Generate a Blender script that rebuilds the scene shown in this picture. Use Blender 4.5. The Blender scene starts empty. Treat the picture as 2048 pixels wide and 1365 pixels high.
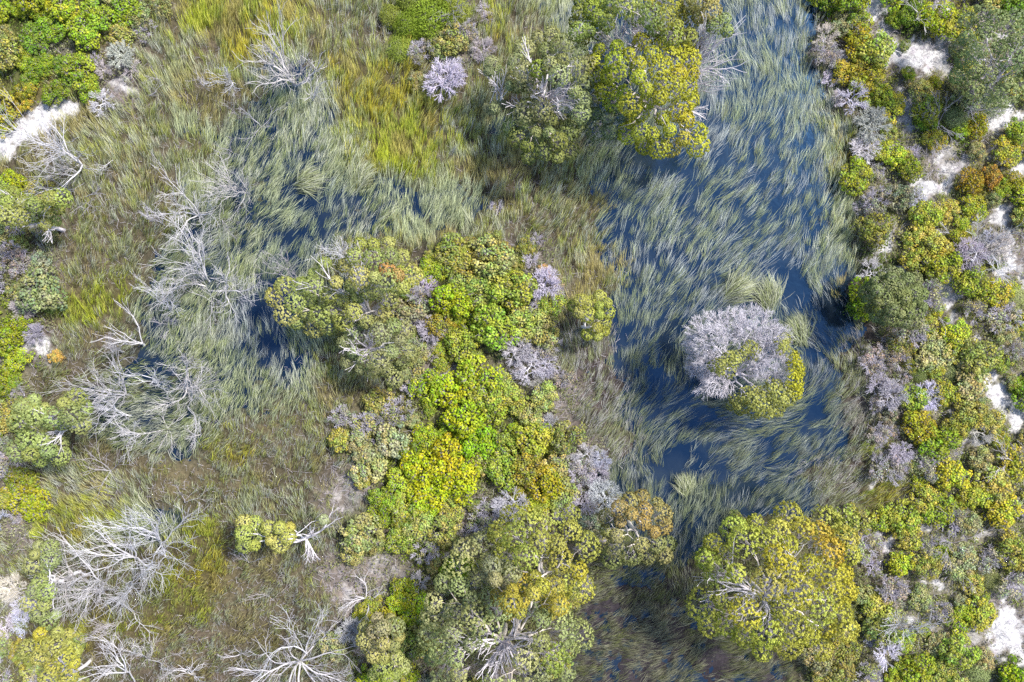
import bpy, math
import numpy as np
R = math.radians
scene = bpy.context.scene

# ------------------------------------------------------------------ camera, sky, sun, exposure
H = 55.0                       # drone height above the marsh
W_M = 75.0                     # width of ground in the frame
S = W_M / 2048.0
CX, CY = 1024.0, 682.5
cam_d = bpy.data.cameras.new('camera'); cam = bpy.data.objects.new('camera', cam_d)
scene.collection.objects.link(cam); scene.camera = cam
cam.location = (0, 0, H); cam.rotation_euler = (0, 0, 0)
cam_d.sensor_width = 36.0; cam_d.lens = 36.0 * H / W_M; cam_d.clip_end = 2000.0

SUN_EL, SUN_AZ = 52.0, 58.0    # azimuth clockwise from image-up
world = bpy.data.worlds.new('World'); scene.world = world; world.use_nodes = True
wn = world.node_tree; bgn = wn.nodes['Background']
sky = wn.nodes.new('ShaderNodeTexSky'); sky.sky_type = 'NISHITA'; sky.sun_disc = False
sky.sun_elevation = R(SUN_EL); sky.sun_rotation = R(SUN_AZ); sky.air_density = 1.0; sky.dust_density = 1.0
wn.links.new(sky.outputs[0], bgn.inputs[0]); bgn.inputs[1].default_value = 0.108
sun_d = bpy.data.lights.new('sun', 'SUN'); sun_d.energy = 3.8; sun_d.angle = R(8); sun_d.color = (1.0, 0.955, 0.89)
sun = bpy.data.objects.new('sun', sun_d); scene.collection.objects.link(sun)
sun.rotation_euler = (R(90 - SUN_EL), 0, R(180 - SUN_AZ))
scene.view_settings.view_transform = 'Standard'; scene.view_settings.look = 'None'
scene.view_settings.exposure = 1.12; scene.view_settings.gamma = 1.0
scene.cycles.max_bounces = 6; scene.cycles.diffuse_bounces = 3; scene.cycles.glossy_bounces = 3
scene.cycles.transmission_bounces = 3; scene.cycles.transparent_max_bounces = 4
scene.cycles.use_denoising = False

col = scene.collection
rs = np.random.RandomState(7)

# ------------------------------------------------------------------ helpers
def un(px, py, z=0.0):
    k = S * (H - z) / H
    return np.stack([(np.asarray(px, float) - CX) * k, (CY - np.asarray(py, float)) * k, np.zeros_like(np.asarray(px, float)) + z], -1)

def norm(v):
    return v / (np.linalg.norm(v, axis=-1, keepdims=True) + 1e-9)

_lat = np.random.RandomState(99).rand(256, 256)
def vnoise(x, y):
    xi = np.floor(x).astype(int); yi = np.floor(y).astype(int)
    fx = x - xi; fy = y - yi; fx = fx * fx * (3 - 2 * fx); fy = fy * fy * (3 - 2 * fy)
    a = _lat[xi & 255, yi & 255]; b = _lat[(xi + 1) & 255, yi & 255]
    c = _lat[xi & 255, (yi + 1) & 255]; d = _lat[(xi + 1) & 255, (yi + 1) & 255]
    return (a * (1 - fx) + b * fx) * (1 - fy) + (c * (1 - fx) + d * fx) * fy
def fbm(x, y, o=3):
    s = 0; a = 0.5; t = 0
    for i in range(o):
        s = s + a * vnoise(x * 2 ** i + 17.3 * i, y * 2 ** i - 9.1 * i); t += a; a *= 0.5
    return s / t

def build(name, V, F, C, mat, parent=None, smooth=False):
    """V (n,3), F list of (m,k) int arrays, C (n,3) -> one mesh object"""
    me = bpy.data.meshes.new(name)
    V = np.ascontiguousarray(V, dtype=np.float32)
    if not isinstance(F, list): F = [F]
    F = [f for f in F if len(f)]
    me.vertices.add(len(V)); me.vertices.foreach_set('co', V.ravel())
    loops = np.concatenate([f.ravel() for f in F]).astype(np.int32)
    tot = np.concatenate([np.full(len(f), f.shape[1]) for f in F])
    start = np.concatenate([[0], np.cumsum(tot)[:-1]]).astype(np.int32)
    me.loops.add(len(loops)); me.polygons.add(len(start))
    me.polygons.foreach_set('loop_start', start)
    me.loops.foreach_set('vertex_index', loops)
    if smooth: me.polygons.foreach_set('use_smooth', np.ones(len(start), bool))
    me.update(calc_edges=True)
    if C is not None:
        at = me.color_attributes.new('col', 'FLOAT_COLOR', 'POINT')
        c4 = np.ones((len(V), 4), np.float32); c4[:, :3] = C
        at.data.foreach_set('color', c4.ravel())
    me.materials.append(mat)
    o = bpy.data.objects.new(name, me); col.objects.link(o)
    if parent is not None: o.parent = parent
    return o

def empty(name, loc, label, cat, group=None):
    o = bpy.data.objects.new(name, None); col.objects.link(o); o.location = [float(v) for v in loc]
    o.empty_display_size = 0.3
    o['label'] = label; o['category'] = cat
    if group: o['group'] = group
    return o

def leaf_quads(C, N, size, asp, rng):
    a = norm(np.cross(N, rng.randn(len(C), 3))); b = np.cross(N, a)
    size = size[:, None]
    V = np.stack([C - a * size, C + b * size * asp, C + a * size, C - b * size * asp], 1).reshape(-1, 3)
    F = np.arange(len(C) * 4).reshape(-1, 4)
    return V, F

def prisms(segs, n):
    """segs (m,8): p0 p1 r0 r1 -> open tubes"""
    segs = np.asarray(segs, float)
    p0, p1, r0, r1 = segs[:, :3], segs[:, 3:6], segs[:, 6:7], segs[:, 7:8]
    d = norm(p1 - p0)
    ref = np.where(np.abs(d[:, 2:3]) > 0.9, np.array([[1.0, 0, 0]]), np.array([[0, 0, 1.0]]))
    u = norm(np.cross(d, ref)); v = np.cross(d, u)
    V = []
    for k in range(n):
        a = 2 * math.pi * k / n
        o = u * math.cos(a) + v * math.sin(a)
        V.append(p0 - d * r0 * 0.3 + o * r0); V.append(p1 + d * r1 * 0.3 + o * r1)
    V = np.stack(V, 1)                         # m, 2n, 3
    m = len(segs); base = (np.arange(m) * 2 * n)[:, None]
    F = []
    for k in range(n):
        j = (k + 1) % n
        F.append(base + np.array([[2 * k, 2 * j, 2 * j + 1, 2 * k + 1]]))
    return V.reshape(-1, 3), np.concatenate(F, 0)

def seg_mesh(name, segs, c, mat, parent, rng, jit=0.12, origin=None):
    segs = np.asarray(segs, float).reshape(-1, 8)
    if origin is not None:
        segs = segs.copy(); segs[:, :3] -= origin; segs[:, 3:6] -= origin
    thick = segs[:, 6] > 0.035
    Vs, Fs, Cs, off = [], [], [], 0
    for msk, n in ((thick, 6), (~thick, 3)):
        if msk.sum() == 0: continue
        V, F = prisms(segs[msk], n)
        cc = np.repeat(np.array(c)[None] * (1 + jit * rng.randn(msk.sum(), 1)), 2 * n, 0)
        Vs.append(V); Fs.append(F + off); Cs.append(cc); off += len(V)
    return build(name, np.concatenate(Vs), Fs, np.clip(np.concatenate(Cs), 0.01, 0.95), mat, parent)

# ------------------------------------------------------------------ materials
def attr_mat(name, rough=0.7, transl=0.0, obj_tint=False, noise=0.0, nscale=8.0, bump=0.0, spec=0.25):
    m = bpy.data.materials.new(name); m.use_nodes = True
    nt = m.node_tree; bs = nt.nodes['Principled BSDF']; out = nt.nodes['Material Output']
    bs.inputs['Roughness'].default_value = rough; bs.inputs['Specular IOR Level'].default_value = spec
    at = nt.nodes.new('ShaderNodeAttribute'); at.attribute_name = 'col'
    c = at.outputs['Color']
    if obj_tint:
        oi = nt.nodes.new('ShaderNodeObjectInfo')
        mx = nt.nodes.new('ShaderNodeMix'); mx.data_type = 'RGBA'; mx.blend_type = 'MULTIPLY'
        mx.inputs[0].default_value = 1.0
        nt.links.new(c, mx.inputs[6]); nt.links.new(oi.outputs['Color'], mx.inputs[7]); c = mx.outputs[2]
    if noise > 0:
        ge = nt.nodes.new('ShaderNodeNewGeometry')
        nz = nt.nodes.new('ShaderNodeTexNoise'); nz.inputs['Scale'].default_value = nscale; nz.inputs['Detail'].default_value = 6
        nz.inputs['Roughness'].default_value = 0.7
        nt.links.new(ge.outputs['Position'], nz.inputs['Vector'])
        mr = nt.nodes.new('ShaderNodeMapRange'); mr.inputs[1].default_value = 0.3; mr.inputs[2].default_value = 0.7
        mr.inputs[3].default_value = 1 - noise; mr.inputs[4].default_value = 1 + noise
        nt.links.new(nz.outputs[0], mr.inputs[0])
        mx = nt.nodes.new('ShaderNodeMix'); mx.data_type = 'RGBA'; mx.blend_type = 'MULTIPLY'; mx.inputs[0].default_value = 1.0
        nt.links.new(c, mx.inputs[6]); nt.links.new(mr.outputs[0], mx.inputs[7]); c = mx.outputs[2]
        if bump > 0:
            bp = nt.nodes.new('ShaderNodeBump'); bp.inputs['Strength'].default_value = bump; bp.inputs['Distance'].default_value = 0.08
            nt.links.new(nz.outputs[0], bp.inputs['Height']); nt.links.new(bp.outputs[0], bs.inputs['Normal'])
    nt.links.new(c, bs.inputs['Base Color'])
    if transl > 0:
        tr = nt.nodes.new('ShaderNodeBsdfTranslucent'); nt.links.new(c, tr.inputs[0])
        ms = nt.nodes.new('ShaderNodeMixShader'); ms.inputs[0].default_value = transl
        nt.links.new(bs.outputs[0], ms.inputs[1]); nt.links.new(tr.outputs[0], ms.inputs[2])
        nt.links.new(ms.outputs[0], out.inputs[0])
    return m

M_ground = attr_mat('ground_soil', 0.95, 0, False, 0.45, 5.0, 0.9, 0.1)
M_grass = attr_mat('grass_blade', 0.6, 0.18)
M_leaf = attr_mat('leaf', 0.6, 0.36, True, spec=0.2)
M_bark = attr_mat('weathered_bark', 0.85, 0, False, 0.22, 14.0, 0.3)
M_bark_t = attr_mat('grey_twig', 0.85, 0, True)

def water_material():
    m = bpy.data.materials.new('dark_tannin_water'); m.use_nodes = True
    nt = m.node_tree; out = nt.nodes['Material Output']; bs = nt.nodes['Principled BSDF']
    bs.inputs['Base Color'].default_value = (0.004, 0.007, 0.013, 1)
    bs.inputs['Roughness'].default_value = 0.5; bs.inputs['Specular IOR Level'].default_value = 0.0
    wn2 = nt.nodes.new('ShaderNodeTexNoise'); wn2.inputs['Scale'].default_value = .35; wn2.inputs['Detail'].default_value = 5
    wg = nt.nodes.new('ShaderNodeNewGeometry'); nt.links.new(wg.outputs['Position'], wn2.inputs['Vector'])
    cr = nt.nodes.new('ShaderNodeValToRGB'); cr.color_ramp.elements[0].position = .4; cr.color_ramp.elements[1].position = .68
    cr.color_ramp.elements[0].color = (.004, .010, .022, 1); cr.color_ramp.elements[1].color = (.018, .026, .034, 1)
    nt.links.new(wn2.outputs[0], cr.inputs[0]); nt.links.new(cr.outputs[0], bs.inputs['Base Color'])
    gl = nt.nodes.new('ShaderNodeBsdfGlossy'); gl.inputs['Color'].default_value = (0.20, 0.50, 1.0, 1)
    gl.inputs['Roughness'].default_value = 0.1
    fr = nt.nodes.new('ShaderNodeFresnel'); fr.inputs[0].default_value = 1.84
    ms = nt.nodes.new('ShaderNodeMixShader')
    te = nt.nodes.new('ShaderNodeNewGeometry')
    nz = nt.nodes.new('ShaderNodeTexNoise'); nz.inputs['Scale'].default_value = 2.2; nz.inputs['Detail'].default_value = 4
    bp = nt.nodes.new('ShaderNodeBump'); bp.inputs['Strength'].default_value = 0.25; bp.inputs['Distance'].default_value = 0.06
    nt.links.new(te.outputs['Position'], nz.inputs['Vector']); nt.links.new(nz.outputs[0], bp.inputs['Height'])
    nt.links.new(bp.outputs[0], gl.inputs['Normal']); nt.links.new(bp.outputs[0], fr.inputs['Normal'])
    nt.links.new(fr.outputs[0], ms.inputs[0]); nt.links.new(bs.outputs[0], ms.inputs[1]); nt.links.new(gl.outputs[0], ms.inputs[2])
    nt.links.new(ms.outputs[0], out.inputs[0])
    return m
M_water = water_material()

# ------------------------------------------------------------------ what grows where (rows of 40 photo pixels, start column + kind)
# . open water  w reeds in water  r dense pale reeds  g marsh grass  y yellow grass  b moss mud  d dark sparse sedge  p pale litter
# shrubs: L lime  D green  F fine green  O olive  Y yellow  G grey dead  M grey green  H mixed heath
ROWS = """0D 2L 4D 5L 6O 8g 9y 16g 20F 23G 24y 25g 27r 29w 36r 37w 39r 41O 42L 43p 44D 46H 47Y 48p 49H 50D
0D 3L 5O 7O 8g 9y 15g 20F 23g 24y 25g 28r 29w 36r 37w 39r 41L 42Y 43p 45D 46H 48Y 49H 50D
0O 1D 2G 4L 5Y 6G 7g 11y 14r 15g 20F 21O 23G 24g 28r 29w 40r 41G 42Y 43H 44p 47H
0D 3G 4L 5G 7g 12r 13w 15g 16y 20O 22G 24g 28r 29w 38r 40w 41G 42Y 44p 47H
0L 2Y 4L 5G 6p 7g 14w 15r 16g 17y 21g 23g 26r 29w 36r 37w 41G 42H 46Y 47H
0Y 2L 4g 8g 12r 17y 22g 25r 29w 36r 38w 41r 42g 43H 45p 46H
0Y 1p 3g 9r 17y 22g 24r 29w 35r 37w 41r 43H 46D 47H 48D 49p 50H
0p 1g 8g 10r 17y 23g 29r 30w 33r 36r 38w 41r 42y 43H
0g 8g 10r 14w 16r 18y 22g 29r 31w 34r 36w 38r 40w 41r 42y 43H 46p 48Y 50H
0D 1g 9r 11w 12r 14w 17r 18w 19r 25g 29r 31w 33r 35w 38r 43M 45L 46p 47O 48Y
0O 3g 9r 15w 17r 25g 30w 33r 36w 39r 43M 45H
0O 3g 9r 14w 17r 24g 30w 35r 37w 40r 43M 44H 47Y 48H
0M 3g 8r 10w 11r 14w 17g 23O 25M 27g 30w 36r 43M 44H 48G 50p
0M 3g 8r 9w 11r 13w 16g 21M 22O 26M 28g 31w 38. 40w 42r 43D 46H 50p
0O 1M 3y 7r 10w 11r 13w 15r 20M 22L 26G 28g 31w 38. 40w 42g 43D 46p 47p 48H
0L 1O 3y 6r 12w 15r 16g 20M 22Y 23L 28g 30r 31w 39. 41w 42d 43D 46H
0L 1M 3g 7r 12w 15r 17g 20M 21Y 22L 27Y 28d 30r 31w 42d 44H
0L 1p 3g 6r 12w 14r 16g 20M 22L 23O 25G 27Y 28d 31w 42d 44M 45Y 46H
0L 2g 5r 11w 14r 16g 20O 21p 24O 25G 28d 31w 42d 43M 45H 49p 50H
0L 1M 2g 4r 16g 19M 21L 24O 26M 28p 29d 31w 42d 43G 45H 49p 50D
0O 3g 4r 14b 15g 17M 18O 21L 24Y 26M 28p 29d 31w 42d 43G 45H 50p
0M 3g 4r 11g 13b 14g 17M 18O 21L 26Y 27M 29d 32w 42d 43M 45Y 46H 51p
0G 1M 3g 7r 11y 13g 17O 19L 26Y 28G 30d 32w 42g 43H 44G 45H
0M 2g 5b 11g 17p 18O 19L 28G 30r 33. 35w 40d 43y 44G 45H
0O 1Y 2g 8b 12g 16p 19L 23M 25Y 27M 29G 31r 34w 41d 43y 45p 46H
0G 1M 2g 4y 6r 9g 16p 17g 19L 22M 26Y 28G 30g 32r 35w 37r 41d 43y 44H
0G 2y 5r 9y 11b 12g 17O 21M 22p 23M 27M 30r 34w 36O 43H
0M 1g 9y 11b 12g 16p 17O 19p 20L 23O 29r 34w 35O 43G 44H
0g 8y 11b 12g 16p 21L 22O 29r 34d 36O 43H
0G 1g 7r 8y 11b 12g 16p 18G 20L 21O 29d 34w 36O 43M 46H
0G 1g 7y 11g 17p 18Y 20L 21O 28r 29d 36O 43H 49p
0G 1g 3y 7y 9g 17M 18O 28r 30d 38O 43M 45H 49p
0g 1O 4g 17g 18M 20O 28d 40O 43G 44H 49p
0g 1O 4g 8r 13r 16g 18L 20M 27d 40O 43H 50D
0g 1O 4g 8r 13r 16g 18L 20M 27d 40O 43H 50D""".split('\n')
KINDS = '.wrgybdpsLDFOYGMHv'
GRID = np.zeros((35, 52), int)
for r_, row in enumerate(ROWS):
    toks = row.split()
    for i, t in enumerate(toks):
        c0 = int(t[:-1]); c1 = int(toks[i + 1][:-1]) if i + 1 < len(toks) else 52
        GRID[r_, c0:c1] = KINDS.index(t[-1])
for r_ in range(35):
    for c_ in range(52):
        k_ = KINDS[GRID[r_, c_]]
        if k_ == 'r' and c_ >= 30 and r_ >= 6 and c_ < 41: GRID[r_, c_] = 1
        if k_ == 'r' and c_ >= 35 and r_ < 6 and c_ < 41: GRID[r_, c_] = 1
        if k_ in 'dr' and r_ >= 27 and c_ >= 27: GRID[r_, c_] = KINDS.index('v')
        if k_ == 'w' and r_ >= 29 and c_ >= 29: GRID[r_, c_] = KINDS.index('v')
GRID[14:18, 13:15] = 0; GRID[9:11, 14:16] = 0; GRID[3:5, 14] = 0; GRID[33:, 8:16] = KINDS.index('g'); GRID[7:9, 31:34] = 0; GRID[19:20, 34:37] = 0; GRID[15:17, 41:43] = 0  # cells beside the channel trees cleared of reeds so their dark reflections show
SANDS = [(1742,12,26,34,1),(1765,62,26,20,.8),(1800,110,42,34,1),(1848,118,34,22,1),(1895,82,32,24,1.3),(1880,128,20,26,.9),(1835,95,40,14,.8),
 (1812,205,28,24,1),(1815,245,20,24,1.1),(1990,238,34,32,1.2),(1930,205,20,16,.5),(1862,372,46,17,1.2),(1990,318,22,22,.8),(2044,335,18,30,1),
 (1995,440,18,40,.9),(2005,500,14,36,1),(2010,535,34,16,1),(1885,582,20,34,1.25),(1965,765,26,20,1.1),(1995,790,26,30,1.3),(2025,830,20,32,1.1),
 (2012,1270,38,44,1.3),(1990,1240,26,22,1),(2030,1300,30,24,1),(1945,1272,30,14,.6),(142,212,32,16,1.2),(112,228,28,20,1.2),(85,246,26,20,1.2),(60,264,30,20,1.2),
 (30,284,38,20,1.3),(8,302,26,20,1.3),(70,285,20,8,.5),(245,180,40,16,.7),(80,692,40,20,.8),(45,700,20,16,.7),(95,718,16,16,.5),(895,738,46,22,.55),(860,748,24,18,.4),
 (700,985,40,46,.4),(735,1010,20,30,.35),(760,1120,26,40,.4),(790,1150,20,18,.4),(925,1085,16,22,.8),(900,1118,22,12,.6),(700,1190,20,40,.45),(15,128,22,10,.7),
 (1830,1050,34,14,.7),(1890,880,18,14,.3),(1910,975,20,8,.6),(1545+380,440,14,8,.4),(2040,560,14,24,.6),(1870,300,40,16,.5),(1900,330,36,18,.6),(1850,1205,16,12,.5),(1960,50,18,22,.4)]
def sand(px, py):
    s = np.zeros_like(px, dtype=float)
    wx = px + 26 * (fbm(px / 22, py / 22, 3) - .5) * 2; wy = py + 26 * (fbm(px / 22 + 50, py / 22 + 9, 3) - .5) * 2
    for (x, y, a, b, k) in SANDS:
        q = ((wx - x) / (a * 1.15)) ** 2 + ((wy - y) / (b * 1.15)) ** 2
        s = np.maximum(s, k * np.clip(1.6 - 1.6 * q, 0, 1))
    fl = np.clip((fbm(px / 26 + 3, py / 26 + 8, 3) - .645) * 9, 0, .9) * np.clip((px - 1740 - 30 * np.sin(py / 90)) / 40, 0, 1)
    return np.clip(np.maximum(s, fl), 0, 1)

def cell(px, py, jit=0.0, rng=None):
    wx = px + 44 * (fbm(px / 60, py / 60, 3) - .5) * 2; wy = py + 44 * (fbm(px / 60 + 31, py / 60 + 77, 3) - .5) * 2
    if jit: wx = wx + rng.randn(len(px)) * jit; wy = wy + rng.randn(len(px)) * jit
    c = np.floor(wx / 40).astype(int); r = np.floor(wy / 40).astype(int)
    c = np.abs(c); c = 51 - np.abs(51 - c % 102) if np.ndim(c) else c
    r = np.abs(r); r = 34 - np.abs(34 - r % 68) if np.ndim(r) else r
    return GRID[np.clip(r, 0, 34), np.clip(c, 0, 51)]

# ground colour and height of each kind
GC = {'v': (.04,.034,.04), '.': (.03,.03,.03), 'w': (.035,.035,.03), 'r': (.05,.05,.04), 'g': (.10,.085,.055), 'y': (.10,.085,.04), 'b': (.125,.105,.06), 'd': (.075,.06,.055),
      'p': (.21,.18,.16), 's': (.7,.7,.7), 'L': (.10,.10,.04), 'D': (.07,.08,.03), 'F': (.10,.10,.03), 'O': (.12,.11,.06), 'Y': (.14,.11,.05),
      'G': (.20,.17,.16), 'M': (.15,.13,.11), 'H': (.20,.185,.13)}
GZ = {'.': -.5, 'w': -.35, 'r': -.06, 'g': .18, 'y': .2, 'b': .24, 'd': .10, 'v': .03, 'p': .3, 's': .4}
GCa = np.array([GC[k] for k in KINDS]); GZa = np.array([GZ.get(k, .35) for k in KINDS])

def axis(lo, hi, step, far):
    a = np.arange(lo, hi + step, step)
    out = np.geomspace(1, far - hi, 22)
    return np.concatenate([(lo - out)[::-1], a, hi + out])
gx = axis(-44, 44, 0.14, 420.0); gy = axis(-31, 31, 0.14, 420.0)
X, Y = np.meshgrid(gx, gy); PX = X / S + CX; PY = CY - Y / S
def smooth_kind(PX, PY):
    cc = np.zeros(PX.shape + (3,)); zz = np.zeros(PX.shape); offs = [(-14, -8), (12, -12), (0, 0), (-8, 14), (14, 10), (0, -20), (20, 0), (-20, 0), (0, 20)]
    for ox, oy in offs:
        k = cell((PX + ox).ravel(), (PY + oy).ravel()).reshape(PX.shape)
        cc += GCa[k]; zz += GZa[k]
    return cc / len(offs), zz / len(offs)
gc, gz = smooth_kind(PX, PY)
sd = sand(PX, PY)
sp = fbm(X * 1.3, Y * 1.3, 4)
speck = vnoise(X * 6, Y * 6) * vnoise(X * 3.1 + 5, Y * 3.1)
gz = gz + (sp - .5) * 0.35 + 0.06 * (fbm(X * 4, Y * 4, 2) - .5)
gz = np.where(sd > 0.1, np.maximum(gz, 0.18), gz)
gc = gc * .8 * (0.55 + 0.9 * fbm(X * .7 + 9, Y * .7, 4))[..., None]
reddish = (np.clip((fbm(X * .22 + 40, Y * .22 + 3, 3) - .52) * 5, 0, 1) * np.clip((gz - .12) * 8, 0, 1))[..., None]
gc = gc * (1 - reddish * .35) + np.array([.12, .09, .08]) * reddish * .35
edge = np.clip(sd * 1.5 - 0.9 * fbm(X * 2.2, Y * 2.2, 3) , 0, 1)[..., None]
sandc = np.array([.54, .53, .53]) * (.78 + .32 * fbm(X * 1.1 + 3, Y * 1.1, 4))[..., None] * (1 - .35 * np.clip((speck - .35) * 4, 0, 1))[..., None]
gc = gc * (1 - edge) + sandc * edge
dry = np.clip((speck - .42) * 6, 0, 1)[..., None] * np.clip((gc.mean(-1, keepdims=True) - .09) * 12, 0, 1)
gc = gc * (1 - dry * .6) + np.array([.42, .38, .42]) * dry * .6
nx, ny = len(gx), len(gy)
idx = np.arange(nx * ny).reshape(ny, nx)
F = np.stack([idx[:-1, :-1], idx[:-1, 1:], idx[1:, 1:], idx[1:, :-1]], -1).reshape(-1, 4)
g = build('ground', np.stack([X, Y, gz], -1).reshape(-1, 3), F, gc.reshape(-1, 3), M_ground, None, True)
g['kind'] = 'structure'
def ground_z(x, y):
    i = np.clip(np.searchsorted(gx, x), 0, nx - 1); j = np.clip(np.searchsorted(gy, y), 0, ny - 1)
    return gz[j, i]
wv = np.array([(-420, -420, 0), (420, -420, 0), (420, 420, 0), (-420, 420, 0)], float)
w = build('water', wv, np.array([[0, 1, 2, 3]]), None, M_water); w['kind'] = 'structure'

# ------------------------------------------------------------------ lie of the grass: photo position, direction the tips point
FLOW = [(400,30,.1,-1),(700,100,.15,-1),(950,250,.2,-1),(760,230,.25,-1),(1000,50,.25,-1),(300,230,-.15,-1),(370,290,.2,-1),(620,130,0,-1),(450,330,.4,-1),
 (560,310,.4,-1),(581,359,.7,-.8),(500,420,1,-.35),(560,430,1,-.7),(700,430,.6,-.8),(860,410,.2,-1),(780,380,.5,-.9),(200,500,.3,-1),(200,620,.3,-1),(330,560,.7,-.5),
 (480,500,.8,-.6),(560,520,.3,-1),(400,650,.5,-.8),(520,620,-.15,-1),(560,680,.1,-1),(500,760,.25,-1),(430,830,.6,-.8),(350,780,.9,-.3),(250,800,.9,-.1),(230,860,1,-.1),
 (580,780,.3,-1),(600,900,.3,-1),(400,930,.4,-.9),(200,960,-.5,-.8),(120,1000,-.2,-1),(450,1250,.6,-.8),(560,1200,.6,-.8),(650,1150,.25,-1),(250,1300,.5,-.8),(100,1200,.0,-1),(100,450,.3,-1),
 (1480,30,-.35,-1),(1550,150,-.15,-1),(1450,100,-.2,-1),(1650,250,-.3,-1),(1700,310,-.45,-1),(1690,380,-.1,-1),(1500,300,.4,-1),(1400,420,.6,-1),(1300,350,.7,-.8),(1550,450,.65,-.9),(1620,400,.5,-.9),
 (1300,560,.35,-1),(1350,480,.6,-.8),(1480,560,1,-.5),(1650,550,.1,-1),(1590,640,-.7,-.8),(1640,680,-.9,-.5),(1650,780,.6,-.8),(1250,700,.25,-1),(1190,620,-.3,-1),(1290,800,.3,-1),
 (1200,860,.7,-.6),(1380,860,1,-.3),(1500,870,.9,-.35),(1300,950,-.4,-.9),(1450,960,.25,-1),(1560,940,.9,-.5),(1650,980,.4,-.9),(1720,900,.4,-1),(1380,1050,0,-1),
 (1250,1180,.9,-.6),(1180,1250,.9,-.5),(1300,1300,.8,-.6),(1350,1150,.0,-1),(1400,1330,.6,-.5),(1100,450,.3,-1),(1150,380,.45,-.9),(1230,460,.3,-1),(1000,340,.2,-1),(1340,720,.2,-1),(1420,640,.6,-.8)]
FL = np.array(FLOW, float)
fa = FL[:, 2:] / np.linalg.norm(FL[:, 2:], axis=1, keepdims=True)
def flow(px, py):
    out = np.zeros((len(px), 2)); ws = np.zeros((len(px), 1)) + 1e-12
    for (x, y), v in zip(FL[:, :2], fa):
        w_ = np.exp(-((px - x) ** 2 + (py - y) ** 2) / (2 * 60.0 ** 2))[:, None] + 1e-4 / (1 + ((px - x) ** 2 + (py - y) ** 2) / 1e4)[:, None]
        out += w_ * v; ws += w_
    out = norm(out / ws)
    ang = np.arctan2(-out[:, 1], out[:, 0]) + (fbm(px / 45, py / 45, 2) - .5) * 1.2      # world angle, y up
    return ang

PAL = {'pale': [(.46,.50,.30),(.42,.46,.24),(.54,.56,.38),(.34,.39,.16),(.50,.52,.40)],
       'chan': [(.46,.50,.31),(.38,.43,.20),(.54,.57,.42),(.44,.47,.22),(.34,.38,.22),(.52,.54,.46)],
       'g': [(.38,.40,.11),(.40,.43,.26),(.46,.46,.22),(.32,.35,.08),(.50,.50,.33),(.36,.30,.13),(.42,.46,.14)],
       'y': [(.50,.54,.05),(.42,.49,.06),(.56,.55,.11),(.36,.42,.06),(.42,.43,.18),(.56,.49,.06)],
       'd': [(.40,.38,.33),(.28,.27,.21),(.25,.27,.12),(.48,.46,.43),(.33,.35,.17)],
       'k': [(.33,.34,.09),(.40,.40,.22),(.25,.30,.07),(.44,.42,.33)]}
PALa = {k: np.array(v) for k, v in PAL.items()}
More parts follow.
